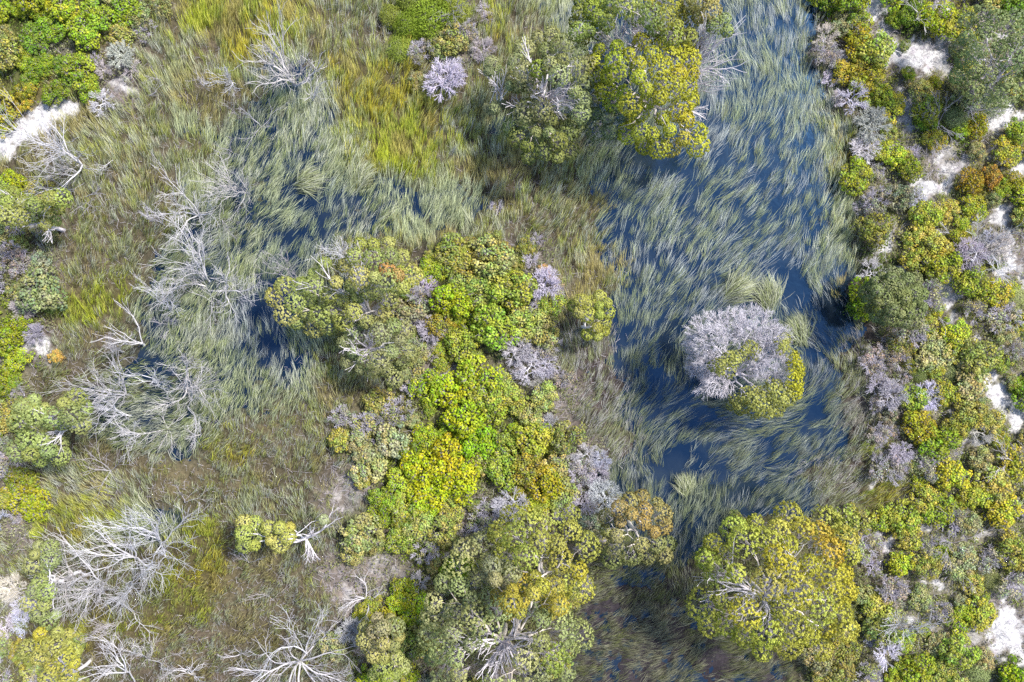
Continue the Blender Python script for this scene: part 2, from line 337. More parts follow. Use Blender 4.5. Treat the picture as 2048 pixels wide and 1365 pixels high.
#      tufts/m2, blades, length, lean, palette, width, root z
ZG = {'.': (0.8, 6, 1.1, .85, 'chan', .020), 'v': (12, 9, .85, .85, 'd', .018), 'w': (6.4, 8, 1.35, .9, 'chan', .0155), 'r': (12, 8, 1.25, .8, 'pale', .0225), 'g': (12.5, 9, 1.0, .64, 'g', .026),
      'y': (14, 10, 1.05, .6, 'y', .029), 'b': (5.0, 10, .7, .6, 'g', .024), 'd': (13, 8, 1.0, .85, 'd', .021), 'p': (3.4, 8, .5, .7, 'k', .022)}
def make_grass(kinds, name, label):
    rng = np.random.RandomState(11 + len(kinds))
    x0, x1, y0, y1 = -150, 2198, -150, 1515
    area = (x1 - x0) * (y1 - y0) * S * S
    Vs, Cs = [], []; nb_all = 0
    DM = 19.0
    n = int(area * DM)
    px = rng.uniform(x0, x1, n); py = rng.uniform(y0, y1, n)
    kk = cell(px, py, 12, rng)
    sdv = sand(px, py)
    pos = un(px, py)
    pat = fbm(pos[:, 0] * .55, pos[:, 1] * .55, 3)
    for i, K in enumerate(KINDS):
        zs = ZG.get(K, (4, 9, .6, .6, 'k', .024))
        key = K if K in ZG else 'k'
        if key not in kinds: continue
        dens, nb, L, lean, pal, wd = zs
        mod = np.clip(0.45 + (pat - .33) * 2.6, .15, 1.3) if K in '.wrbv' else np.clip(.4 + (fbm(pos[:, 0] * 1.1 + 7, pos[:, 1] * 1.1, 2) - .3) * 2.4, .22, 1.35)
        m = (kk == i) & (rng.rand(n) < dens / DM * mod) & (sdv < rng.uniform(.15, .5, n))
        q = np.where(m)[0]
        if not len(q): continue
        nt_ = len(q)
        tl = L * rng.uniform(.7, 1.25, nt_)
        ta = flow(px[q], py[q]) + rng.randn(nt_) * .13
        P = PALa[pal]
        tone = fbm(pos[q, 0] * .35 + 20, pos[q, 1] * .35, 3)
        ci = np.clip((tone * 1.9 - .45 + rng.randn(nt_) * .18) * len(P), 0, len(P) - 1).astype(int)
        tc = P[ci] * rng.uniform(.8, 1.2, (nt_, 1))
        if K in 'gd':    # drier silver grey tussocks mixed in, most of them at the lower left
            sl = (rng.rand(nt_) < .18 + .34 * np.clip((py[q] - 780) / 200, 0, 1) * (px[q] < 1150))[:, None]
            tc = np.where(sl, PALa['pale'][rng.randint(5, size=nt_)] * np.array([.92, .92, 1.05]), tc)
        if K == 'v': tc = tc * np.array([.60, .62, .45])
        if K == 'd': tc = tc * .85
        if K in '.w':    # darker, greyer sedge towards the lower end of the channel
            ch_low = np.clip((py[q] - 560) / 200, 0, 1)[:, None] * np.clip((px[q] - 1150) / 100, 0, 1)[:, None]
            tc = tc * (.84 - .26 * ch_low) * np.array([.97, 1, 1.12])
        if K in 'gy':   # warm dry streaks
            wm = np.clip((fbm(pos[q, 0] * .5 + 70, pos[q, 1] * .5, 2) - .62) * 6, 0, .7)[:, None]
            tc = tc * (1 - wm) + np.array([.44, .36, .13]) * wm
        rep = lambda a: np.repeat(a, nb, 0)
        N = nt_ * nb
        root = rep(pos[q, :2]) + rng.randn(N, 2) * .13
        ang = rep(ta) + rng.randn(N) * .13
        ll = rep(tl) * rng.uniform(.6, 1.15, N)
        ln = np.clip(lean + rng.randn(N) * .12, .2, .97)
        d = np.stack([np.cos(ang), np.sin(ang)], 1)
        bend = rng.randn(N) * .16
        d2 = np.stack([np.cos(ang + bend), np.sin(ang + bend)], 1)
        zr = np.maximum(rep(ground_z(pos[q, 0], pos[q, 1])), -.12)
        h = np.sqrt(1 - ln ** 2)
        p0 = np.column_stack([root, zr])
        p1 = p0 + np.column_stack([d * (ll * .36 * ln * .75)[:, None], ll * .40 * np.clip(h + .15, 0, 1)])
        p2 = p1 + np.column_stack([d * (ll * .34 * ln)[:, None], ll * .33 * h])
        p3 = p2 + np.column_stack([d2 * (ll * .36 * np.clip(ln + .1, 0, 1))[:, None], ll * .22 * (h - .25)])
        sd_ = np.stack([-d[:, 1], d[:, 0], rng.uniform(-.5, .5, N)], 1)
        ww = (wd * rng.uniform(.6, 1.2, N))[:, None] * .5
        V = np.stack([p0 - sd_ * ww, p0 + sd_ * ww, p1 - sd_ * ww, p1 + sd_ * ww, p2 - sd_ * ww * .8, p2 + sd_ * ww * .8, p3], 1)
        c = rep(tc) * rng.uniform(.5, 1.5, (N, 1))
        Vs.append(V.reshape(-1, 3)); Cs.append(np.repeat(c, 7, 0)); nb_all += N
    b = (np.arange(nb_all) * 7)[:, None]
    F4 = np.concatenate([b + np.array([[0, 1, 3, 2]]), b + np.array([[2, 3, 5, 4]])]); F3 = b + np.array([[4, 5, 6]])
    o = build(name, np.concatenate(Vs), [F4, F3], np.clip(np.concatenate(Cs), 0, .8), M_grass)
    o['kind'] = 'stuff'; o['label'] = label
    print(name, nb_all)
make_grass('.wrv', 'reeds', 'pale green reeds leaning over in the blue water')
make_grass('gybdpk', 'grass', 'olive and yellow marsh grass between the shrubs')

# ------------------------------------------------------------------ wood: recursive dead branches
import random
def nrm3(x, y, z):
    l = math.sqrt(x * x + y * y + z * z) + 1e-9
    return x / l, y / l, z / l
def grow(rn, p, d, L, r, depth, segs, wig, up, fork=(14, 34), side=.56, taper=.70):
    steps = 5 if depth > 2 else 4
    st = L / steps
    for s in range(steps):
        d = nrm3(d[0] + rn.gauss(0, wig), d[1] + rn.gauss(0, wig), d[2] + rn.gauss(0, wig * .7) + up)
        q = (p[0] + d[0] * st, p[1] + d[1] * st, p[2] + d[2] * st)
        if q[2] < 0.1: q = (q[0], q[1], 0.1)
        r2 = max(r * (taper ** (1.0 / steps)), .009)
        segs.append(p + q + (r, r2)); p = q; r = r2
        if depth > 0 and s < steps - 1 and rn.random() < side:
            a = math.radians(rn.uniform(*fork)) * rn.choice((-1, 1))
            e = rot(rn, d, a)
            grow(rn, p, e, L * rn.uniform(.5, .78), max(r * rn.uniform(.42, .62), .009), depth - 1, segs, wig, up, fork, side, taper)
    if depth > 0:
        for sgn in (-1, 1):
            e = rot(rn, d, math.radians(rn.uniform(fork[0] * .5, fork[1] * .8)) * sgn)
            grow(rn, p, e, L * rn.uniform(.55, .8), r * rn.uniform(.65, .85), depth - 1, segs, wig, up, fork, side, taper)
def rot(rn, d, a):
    # turn d by angle a about an axis that is mostly the vertical (fans spread out flat) with scatter
    ax = nrm3(rn.gauss(0, .5), rn.gauss(0, .5), 1)
    dt = d[0] * ax[0] + d[1] * ax[1] + d[2] * ax[2]
    if abs(dt) > .85: ax = nrm3(rn.gauss(0, 1), rn.gauss(0, 1), .1)
    dt = d[0] * ax[0] + d[1] * ax[1] + d[2] * ax[2]
    c, s = math.cos(a), math.sin(a)
    cr = (ax[1] * d[2] - ax[2] * d[1], ax[2] * d[0] - ax[0] * d[2], ax[0] * d[1] - ax[1] * d[0])
    return nrm3(*[d[i] * c + cr[i] * s + ax[i] * dt * (1 - c) for i in range(3)])

WHITE = (.60, .58, .61); GREY = (.43, .405, .44); LAV = (.50, .47, .56)
GROUPS = {}
def dead_tree(bx, by, tx, ty, h, spread, stems, label, depth=3, r0=.085, seed=0, colr=WHITE, name='dead_tree', cat='dead tree', wig=.17, group='bare dead trees'):
    rn = random.Random(seed * 7 + int(bx) * 3 + int(by)); rng = np.random.RandomState(int(bx) + int(by))
    b = un(bx, by, 0); gz_ = float(ground_z(b[0], b[1])); b[2] = gz_ - .1
    t = un(tx, ty, h)
    v = t - b; Lt = float(np.linalg.norm(v)); az = math.atan2(v[1], v[0]); el = math.atan2(v[2], math.hypot(v[0], v[1]))
    root = empty(name, b, label, cat, group)
    fork = b + np.array([v[0] * .08, v[1] * .08, max(.35, h * .12)])
    seg_mesh('trunk', [tuple(b) + tuple(fork) + (r0 * 1.5, r0 * 1.25)], colr, M_bark, root, rng, .03, b)
    stems = max(2, int(stems * .85))
    for k in range(stems):
        f = (k + .5) / stems * 2 - 1
        a = az + math.radians(spread) * f + rn.gauss(0, .08)
        e = min(1.45, max(.12, el + rn.gauss(0, .2)))
        if spread > 120: e = rn.uniform(.25, .8)
        d = (math.cos(a) * math.cos(e), math.sin(a) * math.cos(e), math.sin(e))
        segs = []
        grow(rn, tuple(fork), d, Lt * rn.uniform(.36, .52), r0 * rn.uniform(.6, 1.0), depth, segs, wig, .02 if h > 2 else -.01)
        c = np.array(colr) * rn.uniform(.88, 1.08)
        seg_mesh('branch', segs, c, M_bark, root, rng, .06, b)
    return root

# ------------------------------------------------------------------ living crowns
def leaf_puffs(C, Nn, Rr, cols, nleaf, lsize, rng, sub=9, flat=.8):
    """rounded bunches of leaves: many little sprays packed over the outer dome of each bunch"""
    n = len(C); per = max(4, nleaf // sub)
    k = np.arange(sub) + .5
    ct = 1 - k / sub * 1.12; st = np.sqrt(np.clip(1 - ct ** 2, 0, 1)); ph = k * 2.39996
    loc = np.stack([st * np.cos(ph), st * np.sin(ph), ct], -1)[None] + rng.randn(n, sub, 3) * (.10 if sub < 60 else .15)
    u = norm(np.cross(Nn, rng.randn(n, 3))); v = np.cross(Nn, u)
    d = norm(loc[..., :1] * u[:, None] + loc[..., 1:2] * v[:, None] + loc[..., 2:3] * Nn[:, None])
    lump = rng.uniform(.86, 1.06, (n, sub, 1)) if sub < 60 else rng.uniform(.84, 1.06, (n, sub, 1))
    sc = C[:, None] + d * Rr[:, None, None] * lump * np.array([1, 1, flat])
    sr = Rr[:, None] * rng.uniform(.20, .34, (n, sub)) * (9 / sub) ** (.35 if sub < 60 else .42)
    e = norm(rng.randn(n, sub, per, 3) + d[:, :, None] * .7)
    L = sc[:, :, None] + e * sr[:, :, None, None] * rng.uniform(.25, 1.0, (n, sub, per, 1))
    Nrm = norm(e * .35 + d[:, :, None] * 1.1 + rng.randn(n, sub, per, 3) * .4)
    bc = cols[:, None, None] * rng.uniform(.9, 1.1, (n, sub, 1, 1)) * rng.uniform(.74, 1.26, (n, sub, per, 1))
    bc = np.broadcast_to(bc, L.shape)
    L = L.reshape(-1, 3); Nrm = Nrm.reshape(-1, 3); bc = bc.reshape(-1, 3)
    V, F = leaf_quads(L, Nrm, lsize * rng.uniform(.65, 1.3, len(L)), .6, rng)
    return V, F, np.repeat(bc, 4, 0)

def twig_puff_segs(C, Nn, Rr, rng, n1=12, n2=3, r=.013):
    """fans of bare twigs filling a bunch"""
    n = len(C)
    base = C - Nn * Rr[:, None] * .8
    d = norm(rng.randn(n, n1, 3) * .75 + Nn[:, None])
    tip = C[:, None] + d * Rr[:, None, None] * rng.uniform(.7, 1.05, (n, n1, 1))
    b0 = np.broadcast_to(base[:, None], tip.shape)
    mid = b0 + (tip - b0) * .55 + rng.randn(n, n1, 3) * Rr[:, None, None] * .07
    S1 = np.concatenate([b0, mid, np.full(tip.shape[:2] + (1,), r * 1.35), np.full(tip.shape[:2] + (1,), r)], -1).reshape(-1, 8)
    S2 = np.concatenate([mid, tip, np.full(tip.shape[:2] + (1,), r), np.full(tip.shape[:2] + (1,), r * .6)], -1).reshape(-1, 8)
    out = [S1, S2]
    for s_ in (mid, (mid + tip) / 2):
        for k in range(n2):
            t2 = s_ + norm(d + rng.randn(*d.shape) * .55) * Rr[:, None, None] * rng.uniform(.3, .55, (n, n1, 1))
            out.append(np.concatenate([s_, t2, np.full(tip.shape[:2] + (1,), r * .8), np.full(tip.shape[:2] + (1,), r * .55)], -1).reshape(-1, 8))
    return np.concatenate(out)

def limb_tree(rn, p, T, r_unit, segs, lvl=0):
    """join a point to many bunches by splitting them again and again"""
    n = len(T)
    if n == 0: return
    c = T.mean(0)
    rad = r_unit * math.sqrt(n)
    if n == 1 or lvl > 9:
        q = T[0] - np.array([0, 0, .25])
        m = (p + q) / 2 + rn.randn(3) * .06 * np.linalg.norm(q - p)
        segs.append(tuple(p) + tuple(m) + (rad, rad * .8)); segs.append(tuple(m) + tuple(q) + (rad * .8, rad * .45)); return
    fr = .42 if lvl else .38
    q = p + (c - p) * fr; q[2] = p[2] + (c[2] - p[2]) * (fr * (1.25 if lvl < 2 else 1.0))
    L = np.linalg.norm(q - p)
    pts = [p] + [p + (q - p) * k / 3 + rn.randn(3) * L * .06 for k in (1, 2)] + [q]
    for i in range(3):
        segs.append(tuple(pts[i]) + tuple(pts[i + 1]) + (rad * (1 - .08 * i), rad * (1 - .08 * (i + 1))))
    D = T - q
    ang = np.arctan2(D[:, 1], D[:, 0])
    cc = D - D.mean(0); u, s, vt = np.linalg.svd(cc, full_matrices=False)
    pr = cc @ vt[0]
    hi = pr > np.median(pr)
    if hi.all() or (~hi).all():
        hi = np.arange(n) < n // 2
    limb_tree(rn, q, T[hi], r_unit, segs, lvl + 1); limb_tree(rn, q, T[~hi], r_unit, segs, lvl + 1)

def sample_ellipse(lobes, spacing, rng, tries=60):
    pts = []
    for li, lb in enumerate(lobes):
        cx, cy, rx, ry = lb[:4]
        n = int(tries * rx * ry * 3.14 / spacing ** 2) + 6
        a = rng.uniform(0, 2 * math.pi, n); r = np.sqrt(rng.rand(n))
        for x, y, q in zip(cx + rx * r * np.cos(a), cy + ry * r * np.sin(a), r):
            ok = True
            for (u, v, _, l2) in pts:
                if (u - x) ** 2 + (v - y) ** 2 < spacing ** 2: ok = False; break
            if ok: pts.append((x, y, q, li))
    return pts

OLIVE = (.31, .33, .11); GREEN = (.29, .34, .08); LIME = (.32, .40, .05); YEL = (.58, .51, .05); ORG = (.64, .42, .06); GGR = (.26, .30, .16); PINKY = (.40, .33, .18)
def live_tree(label, fork, h, lobes, base_col, accents=(), opens=(), pr=15, nleaf=300, seed=1, name='paperbark_tree', cat='tree', group='leafy swamp trees',
              r_unit=.028, lsize=.058, twigs=True, deads=(), bark=(.56, .50, .46), base_shift=(0, 0), flatness=.42, spacing=1.4):
    """lobes: (x, y, rx, ry, [top height share]); accents: (x, y, r, colour); opens: gaps (x, y, r)"""
    rng = np.random.RandomState(seed); rn = np.random.RandomState(seed + 1)
    pr = pr * (1.5 if pr > 13 else 1.32); nleaf = int(nleaf * 2.3); r_unit = r_unit * 1.12
    fz = h * .38
    f = un(fork[0], fork[1], fz)
    b = f.copy(); b[0] += base_shift[0]; b[1] += base_shift[1]; b[2] = float(ground_z(b[0], b[1])) - .1
    root = empty(name, b, label, cat, group)
    pts = sample_ellipse(lobes, pr * spacing, rng)
    C, N, Rr, K = [], [], [], []
    for (x, y, q, li) in pts:
        if any((x - ox) ** 2 + (y - oy) ** 2 < orr ** 2 for ox, oy, orr in opens): continue
        lb = lobes[li]; top = h * (lb[4] if len(lb) > 4 else 1.0)
        z = top * (1 - flatness + flatness * math.sqrt(max(0, 1 - q * q))) + rng.uniform(-.55, .55)
        ctr = un(lb[0], lb[1], top * .5)
        p = un(x, y, z)
        nn = norm((p - ctr) * np.array([1, 1, .8]) + np.array([0, 0, .5]))
        c = np.array(lb[5] if len(lb) > 5 else base_col) * 1.1 * rng.uniform(.82, 1.18)
        c = c * np.array([rng.uniform(.9, 1.12), 1, rng.uniform(.85, 1.15)])
        for (ax, ay, ar, ac) in accents:
            w_ = math.exp(-((x - ax) ** 2 + (y - ay) ** 2) / (2 * (ar * .75) ** 2)) * rng.uniform(.7, 1.1)
            w_ = min(w_, 1); c = c * (1 - w_) + np.array(ac) * w_
        C.append(p); N.append(nn); Rr.append(pr * S * rng.uniform(.65, 1.35)); K.append(c)
    C = np.array(C); N = np.array(N); Rr = np.array(Rr); K = np.array(K)
    # trunk
    wob = [b + (f - b) * k / 3 + rn.randn(3) * .07 * np.array([1, 1, 0]) * (k > 0) for k in range(4)]; wob[3] = f
    tr = r_unit * math.sqrt(len(C)) * .95
    seg_mesh('trunk', [tuple(wob[i]) + tuple(wob[i + 1]) + (tr * (1.25 - .1 * i), tr * (1.15 - .1 * i)) for i in range(3)], bark, M_bark, root, rn, .03, b)
    ang = np.arctan2(C[:, 1] - f[1], C[:, 0] - f[0]); order = np.argsort(ang)
    k = max(2, min(7, len(C) // 7)); off = rng.randint(len(C))
    order = np.roll(order, off)
    for part in np.array_split(order, k):
        if len(part) == 0: continue
        segs = []; limb_tree(rn, f, C[part] , r_unit, segs)
        seg_mesh('limb', segs, np.array(bark) * rng.uniform(.9, 1.15), M_bark, root, rn, .04, b)
    V, F, cc = leaf_puffs(C, N, Rr * 1.02, K, int(nleaf * 2.4), lsize, rng, 130, .95)
    build('crown', V - b, F, np.clip(cc, 0, .9), M_leaf, root)
    if twigs:
        sg = twig_puff_segs(C - N * Rr[:, None] * .2, N, Rr * .95, rng, 12, 1, .012)
        seg_mesh('twigs', sg, (.36, .33, .36), M_bark, root, rn, .12, b)
    for (sx, sy, tx, ty, hh, n_, dep) in deads:       # bare limbs
        rr = random.Random(seed + int(tx)); p = un(sx, sy, fz); t = un(tx, ty, hh); v = t - p; L = np.linalg.norm(v); d0 = v / L
        segs = []
        for i in range(n_):
            d = nrm3(d0[0] + rr.gauss(0, .22), d0[1] + rr.gauss(0, .22), d0[2] + rr.gauss(0, .12))
            grow(rr, tuple(p), d, L * rr.uniform(.42, .55), .07 + .03 * rr.random(), dep, segs, .11, .02, (12, 30), .6)
        seg_mesh('bare_limb', segs, (.66, .62, .66), M_bark, root, rn, .06, b)
    return root

live_tree('huge round tree with yellow orange top at the lower right edge of the channel', (1527, 1192), 9.0,
  [(1560,1172,132,118,1.0),(1580,1064,92,32,.75),(1482,1118,76,66,.8),(1648,1112,62,80,.8),(1565,1268,110,40,.72),(1474,1216,68,62,.75),(1652,1205,56,74,.8)], (.43,.46,.09),
  [(1618,1085,26,ORG),(1665,1108,28,ORG),(1560,1178,40,YEL),(1520,1180,20,PINKY),(1690,1195,32,YEL),(1650,1140,26,YEL),(1495,1225,18,YEL),(1640,1262,18,YEL),(1555,1115,26,YEL),(1460,1110,20,(.38,.38,.1)),(1700,1150,30,YEL),(1605,1130,34,(.47,.45,.06)),(1640,1170,32,(.47,.45,.06)),(1570,1240,24,(.45,.44,.07)),(1500,1110,26,(.43,.44,.07)),(1720,1230,22,YEL)],
  [(1510,1186,24),(1470,1175,16),(1540,1235,13),(1585,1105,12),(1600,1160,8),(1530,1130,10),(1545,1215,14),(1440,1165,10),(1600,1215,9)], 16, 360, 3,
  deads=[(1527,1192,1445,1150,8.2,2,2),(1527,1192,1455,1225,7.8,2,2),(1527,1192,1555,1265,8,2,2),(1527,1192,1610,1225,8.6,2,2),(1527,1192,1520,1110,8.8,2,2),(1590,1130,1600,1085,8.8,2,1)])
live_tree('wide dark olive tree with golden right side, at the lower centre', (1085, 1150), 8.0,
  [(1085,1110,88,70,1.0),(1135,1150,48,60,.85),(1050,1065,60,30,.75),(1120,1050,50,25,.75)], (.38,.41,.09),
  [(1130,1120,28,(.42,.38,.07)),(1160,1150,22,YEL),(1180,1145,12,ORG),(1090,1110,26,(.36,.34,.08)),(1110,1060,20,(.38,.34,.08))], [(1100,1150,10)], 15, 320, 5)
live_tree('broad grey green tree with heavy cream limbs at the bottom edge, largest of its clump', (1008, 1282), 9.0,
  [(1010,1280,125,95,.9),(920,1195,60,70,.7),(960,1130,60,40,.7),(1120,1290,40,60,.7),(900,1290,45,60,.6)], (.35,.38,.16),
  [(930,1280,30,(.28,.30,.17)),(1110,1310,20,LIME)],
  [(1010,1280,38),(1035,1330,14),(970,1340,12),(965,1310,22),(1045,1270,24),(1000,1320,22),(1040,1230,16),(945,1275,12),(985,1250,14),(1060,1300,14)], 15, 280, 8, r_unit=.032, bark=(.60, .53, .46), deads=[(1008,1282,960,1335,6,4,2),(1008,1282,1080,1255,6.5,4,2),(1008,1282,925,1270,6,3,2),(1008,1282,1010,1345,6,4,2),(1008,1282,1060,1325,6,3,2)])
live_tree('slender tree with three golden rounded leaf heads rising beside broad grey green tree', (1035, 1262), 10.0,
  [(1026,1200,25,30,1.0),(1072,1180,24,26,1.0),(1108,1197,24,26,.95),(998,1150,34,24,.9,(.30,.30,.15))], (.44,.40,.07),
  [], [], 11, 260, 12, r_unit=.03, bark=(.62, .55, .48))
live_tree('orange tinged tree with airy crown by the left bank of the lower channel', (1268, 1060), 6.5,
  [(1270,1050,60,65,1.0),(1300,1095,38,30,.8),(1230,1080,30,36,.8)], (.30,.31,.12),
  [(1285,1025,28,(.52,.34,.10)),(1310,1050,22,(.50,.34,.1)),(1240,1035,20,(.50,.36,.15)),(1255,1060,16,(.45,.35,.15))], [(1262,1060,16),(1290,1065,9),(1245,1030,9)], 12, 230, 15, bark=(.62,.56,.52))
live_tree('tall tree with bright yellow green crown and bare right hand limbs over the upper channel', (1300, 215), 9.0,
  [(1300,160,95,80,1.0),(1325,260,70,38,.8),(1220,225,35,50,.7,(.24,.29,.14)),(1235,130,48,45,.85),(1370,130,30,60,.9),(1255,190,60,60,.9),(1375,275,30,26,.75)], (.42,.46,.05),
  [(1360,140,34,YEL),(1300,100,30,(.45,.44,.05)),(1370,230,30,YEL),(1330,180,34,(.44,.43,.05)),(1350,290,20,(.5,.42,.1)),(1290,240,22,(.4,.4,.08))],
  [(1300,232,13),(1285,170,9),(1240,180,8),(1345,190,10),(1262,95,6)], 13, 300, 21, r_unit=.03, deads=[(1350,170,1428,60,8,7,2),(1345,200,1425,150,7,6,2),(1350,150,1445,95,8,6,2),(1345,220,1410,215,5,3,2)])
live_tree('leaning tree with two small green heads and grey bare limbs at the top edge', (1235, 105), 7.0,
  [(1163,50,16,30,1.0),(1206,42,20,22,1.0),(1180,10,26,12,.95)], GREEN, [(1190,20,20,LIME)], [], 10, 260, 24, deads=[(1235,110,1200,85,5,5,2),(1240,110,1250,40,7,2,2)])
live_tree('cluster of slim stems with green heads crossing the top edge above the channel', (1280, 90), 9.0,
  [(1265,8,38,22,1.0),(1320,25,34,34,1.0),(1362,62,28,34,.9),(1345,5,30,14,1.0),(1225,8,20,14,.9)], (.30,.35,.09), [(1350,20,22,YEL),(1370,60,18,(.42,.4,.06)),(1305,10,12,YEL)], [(1290,20,8)], 12, 280, 27, r_unit=.03,
  deads=[(1270,105,1275,30,7,7,2),(1320,105,1325,45,7,5,2),(1290,100,1235,45,7,4,2),(1330,110,1365,60,7,4,2)])
live_tree('pale yellow green twin headed tree at the top edge, overhanging the blue channel', (1390, 95), 8.5,
  [(1405,14,32,24,1.0,(.42,.40,.15)),(1440,45,26,14,.9),(1458,58,14,10,.85),(1425,30,14,14,.95)], (.32,.35,.13), [(1410,5,18,(.5,.42,.12))], [], 11, 260, 29, deads=[(1380,110,1425,60,7,3,2)])
live_tree('olive tree with splayed white limbs, left neighbour of the tall bright yellow tree', (1078, 200), 7.5,
  [(1120,150,62,60,1.0),(1095,95,48,26,.8),(1145,205,38,50,.85),(1050,150,28,30,.8),(1075,225,40,24,.7),(1120,110,45,25,.85)], (.34,.36,.15),
  [(1080,140,16,LIME),(1120,190,20,LIME),(1130,100,24,(.3,.33,.12))], [(1095,185,26),(1130,172,20),(1070,205,16),(1100,160,16),(1122,212,16)], 13, 260, 31, r_unit=.03, bark=(.66,.62,.60),
  deads=[(1085,200,1150,165,7,3,2),(1085,205,1130,215,6,3,2),(1080,195,1090,150,7,3,2),(1085,200,1115,160,7,4,2),(1085,205,1140,190,7,4,2),(1070,215,1020,230,5,2,2)])
live_tree('rounded dark olive tree directly below the white limbed tree left of the channel', (1065, 252), 6.0,
  [(1090,278,62,46,1.0),(1050,250,28,35,.9),(1120,300,35,26,.8)], (.25,.29,.10), [(1125,290,20,(.33,.34,.08)),(1050,290,20,(.31,.36,.07))], [(1068,252,10),(1080,262,7)], 12, 260, 34)
live_tree('thin leaning white tree with one grey green tuft, left of the splayed olive tree', (1000, 205), 5.0,
  [(985,135,16,12,1.0),(1020,170,14,16,.9),(990,215,18,12,.8)], (.30,.33,.16), [], [], 8, 180, 36, r_unit=.03, deads=[(1005,200,975,145,5,2,2)], bark=(.68,.66,.68))
live_tree('spreading tree with a few red leaf sprays in the centre left pool', (748, 632), 7.0,
  [(750,540,72,62,1.0),(670,560,50,44,.9),(720,612,70,34,.8),(590,606,42,38,.7),(640,625,40,30,.65)], (.37,.39,.12),
  [(775,545,8,(.6,.14,.06)),(790,552,5,(.6,.12,.06)),(710,530,10,(.5,.35,.12)),(700,555,14,(.42,.38,.08)),(735,500,20,LIME),(662,600,18,GREEN)], [(745,612,14),(700,640,10),(625,585,9)], 13, 260, 41,
  deads=[(740,640,680,490,6,4,2),(745,630,690,640,4,2,2),(745,630,800,610,4,2,2)])
live_tree('small round tree with white star of limbs just below the red sprayed tree', (737, 698), 5.0,
  [(762,690,58,52,1.0),(780,735,36,26,.8),(715,680,32,34,.85),(720,730,26,20,.7)], (.28,.31,.13), [(790,730,20,OLIVE)], [(737,695,20),(720,705,12),(755,705,12),(735,675,10)], 12, 230, 44, bark=(.68,.64,.58),
  deads=[(737,698,690,685,4.5,2,2),(737,698,730,735,4,2,2),(737,698,770,700,4.5,2,2),(737,698,725,665,4.5,2,2)])
live_tree('small heart shaped lime tree alone on the left bank of the channel', (1170, 655), 4.0,
  [(1163,618,19,21,1.0),(1199,620,19,26,1.0),(1187,655,24,20,.9),(1180,640,16,14,.9)], (.38,.41,.09), [(1160,622,10,(.46,.42,.15)),(1205,620,10,LIME)], [(1168,648,8)], 9, 200, 47, r_unit=.026, bark=(.64,.6,.58))
live_tree('flat topped white limbed tree at the left edge below the sand strip', (92, 452), 6.0,
  [(26,420,34,24,1.0),(104,402,26,20,1.0),(62,415,30,16,.9),(20,395,26,12,.9),(90,440,22,14,.7)], (.33,.37,.10), [(105,405,10,(.42,.4,.12))], [(60,440,10)], 11, 230, 51, bark=(.66,.62,.66),
  deads=[(92,452,20,440,5,3,2),(92,452,110,460,4,2,2),(92,452,60,400,5,2,2)])
live_tree('green tree with gnarled white limbs near the left edge, above the mossy mud', (125, 858), 6.5,
  [(60,830,30,36,.9),(140,818,27,32,1.0),(75,890,44,32,.8),(85,845,30,30,.9),(150,845,18,22,.9),(95,905,30,16,.7)], (.31,.36,.12), [(88,808,10,(.55,.42,.12)),(60,860,12,(.38,.38,.14))], [(118,855,12),(100,865,10),(112,880,10)], 12, 250, 54, bark=(.66,.63,.66),
  deads=[(135,858,88,880,5,3,2),(135,855,85,850,5,2,2)])
live_tree('yellow headed tree near the bottom left corner', (148, 1345), 6.0,
  [(108,1280,32,24,1.0),(80,1305,26,22,.9),(128,1315,30,22,.95),(118,1345,24,20,.9),(105,1300,30,24,.95)], (.36,.36,.10), [(85,1275,18,YEL),(135,1325,14,YEL),(120,1345,14,YEL)], [(95,1290,5)], 11, 250, 57, bark=(.62,.58,.6))
live_tree('small tree with two round lime heads at the tip of a bare leaning trunk', (612, 1078), 4.5,
  [(500,1068,24,28,1.0),(556,1065,29,27,1.0),(650,1038,16,12,.9,(.34,.38,.2))], (.40,.42,.12), [(575,1055,12,(.48,.44,.1)),(500,1085,12,LIME)], [], 10, 240, 61, r_unit=.03, bark=(.7,.66,.68),
  deads=[(612,1078,655,1040,4,3,2),(612,1078,618,1135,3.5,3,2),(600,1082,560,1085,3,2,1)])
live_tree('thin green fringe tree behind white branches at the far left, lower quarter', (130, 1160), 5.5,
  [(82,1115,26,26,1.0),(80,1190,24,36,.9),(95,1225,18,18,.85)], (.33,.37,.14), [], [], 10, 190, 64, bark=(.62,.6,.64))
live_tree('large grey green tree with pale limbs at the right edge near the top corner', (1992, 158), 6.5,
  [(1985,90,72,62,1.0),(2020,170,46,34,.8),(1960,150,40,34,.85),(2045,120,30,60,.85),(1945,110,30,34,.85)], (.28,.34,.15), [(1990,60,26,(.3,.36,.14))], [(1992,150,14),(1975,120,10),(1965,165,9),(2010,140,9)], 13, 230, 67, bark=(.58,.55,.56),
  deads=[(1992,158,1940,150,4.5,3,2),(1992,158,1985,110,5.5,3,2),(1992,158,2035,135,5,2,2),(1992,158,2010,190,4,2,2)])
live_tree('pinkish lime tree in the bottom thicket, left of the cream limbed tree', (790, 1320), 4.5,
  [(762,1275,38,44,1.0),(775,1335,32,26,.9)], (.36,.37,.15), [(755,1250,24,(.42,.37,.22)),(775,1340,20,LIME)], [], 10, 230, 71)
live_tree('smooth domed fine leaved olive tree on the right bank of the channel', (1768, 598), 5.0,
  [(1787,595,56,54,1.0),(1815,610,32,38,.8),(1755,585,28,36,.8)], (.25,.29,.12), [(1810,600,30,(.3,.33,.11)),(1760,570,20,(.26,.30,.12))], [], 9, 200, 75, twigs=True, cat='tree', flatness=.5, spacing=1.2)

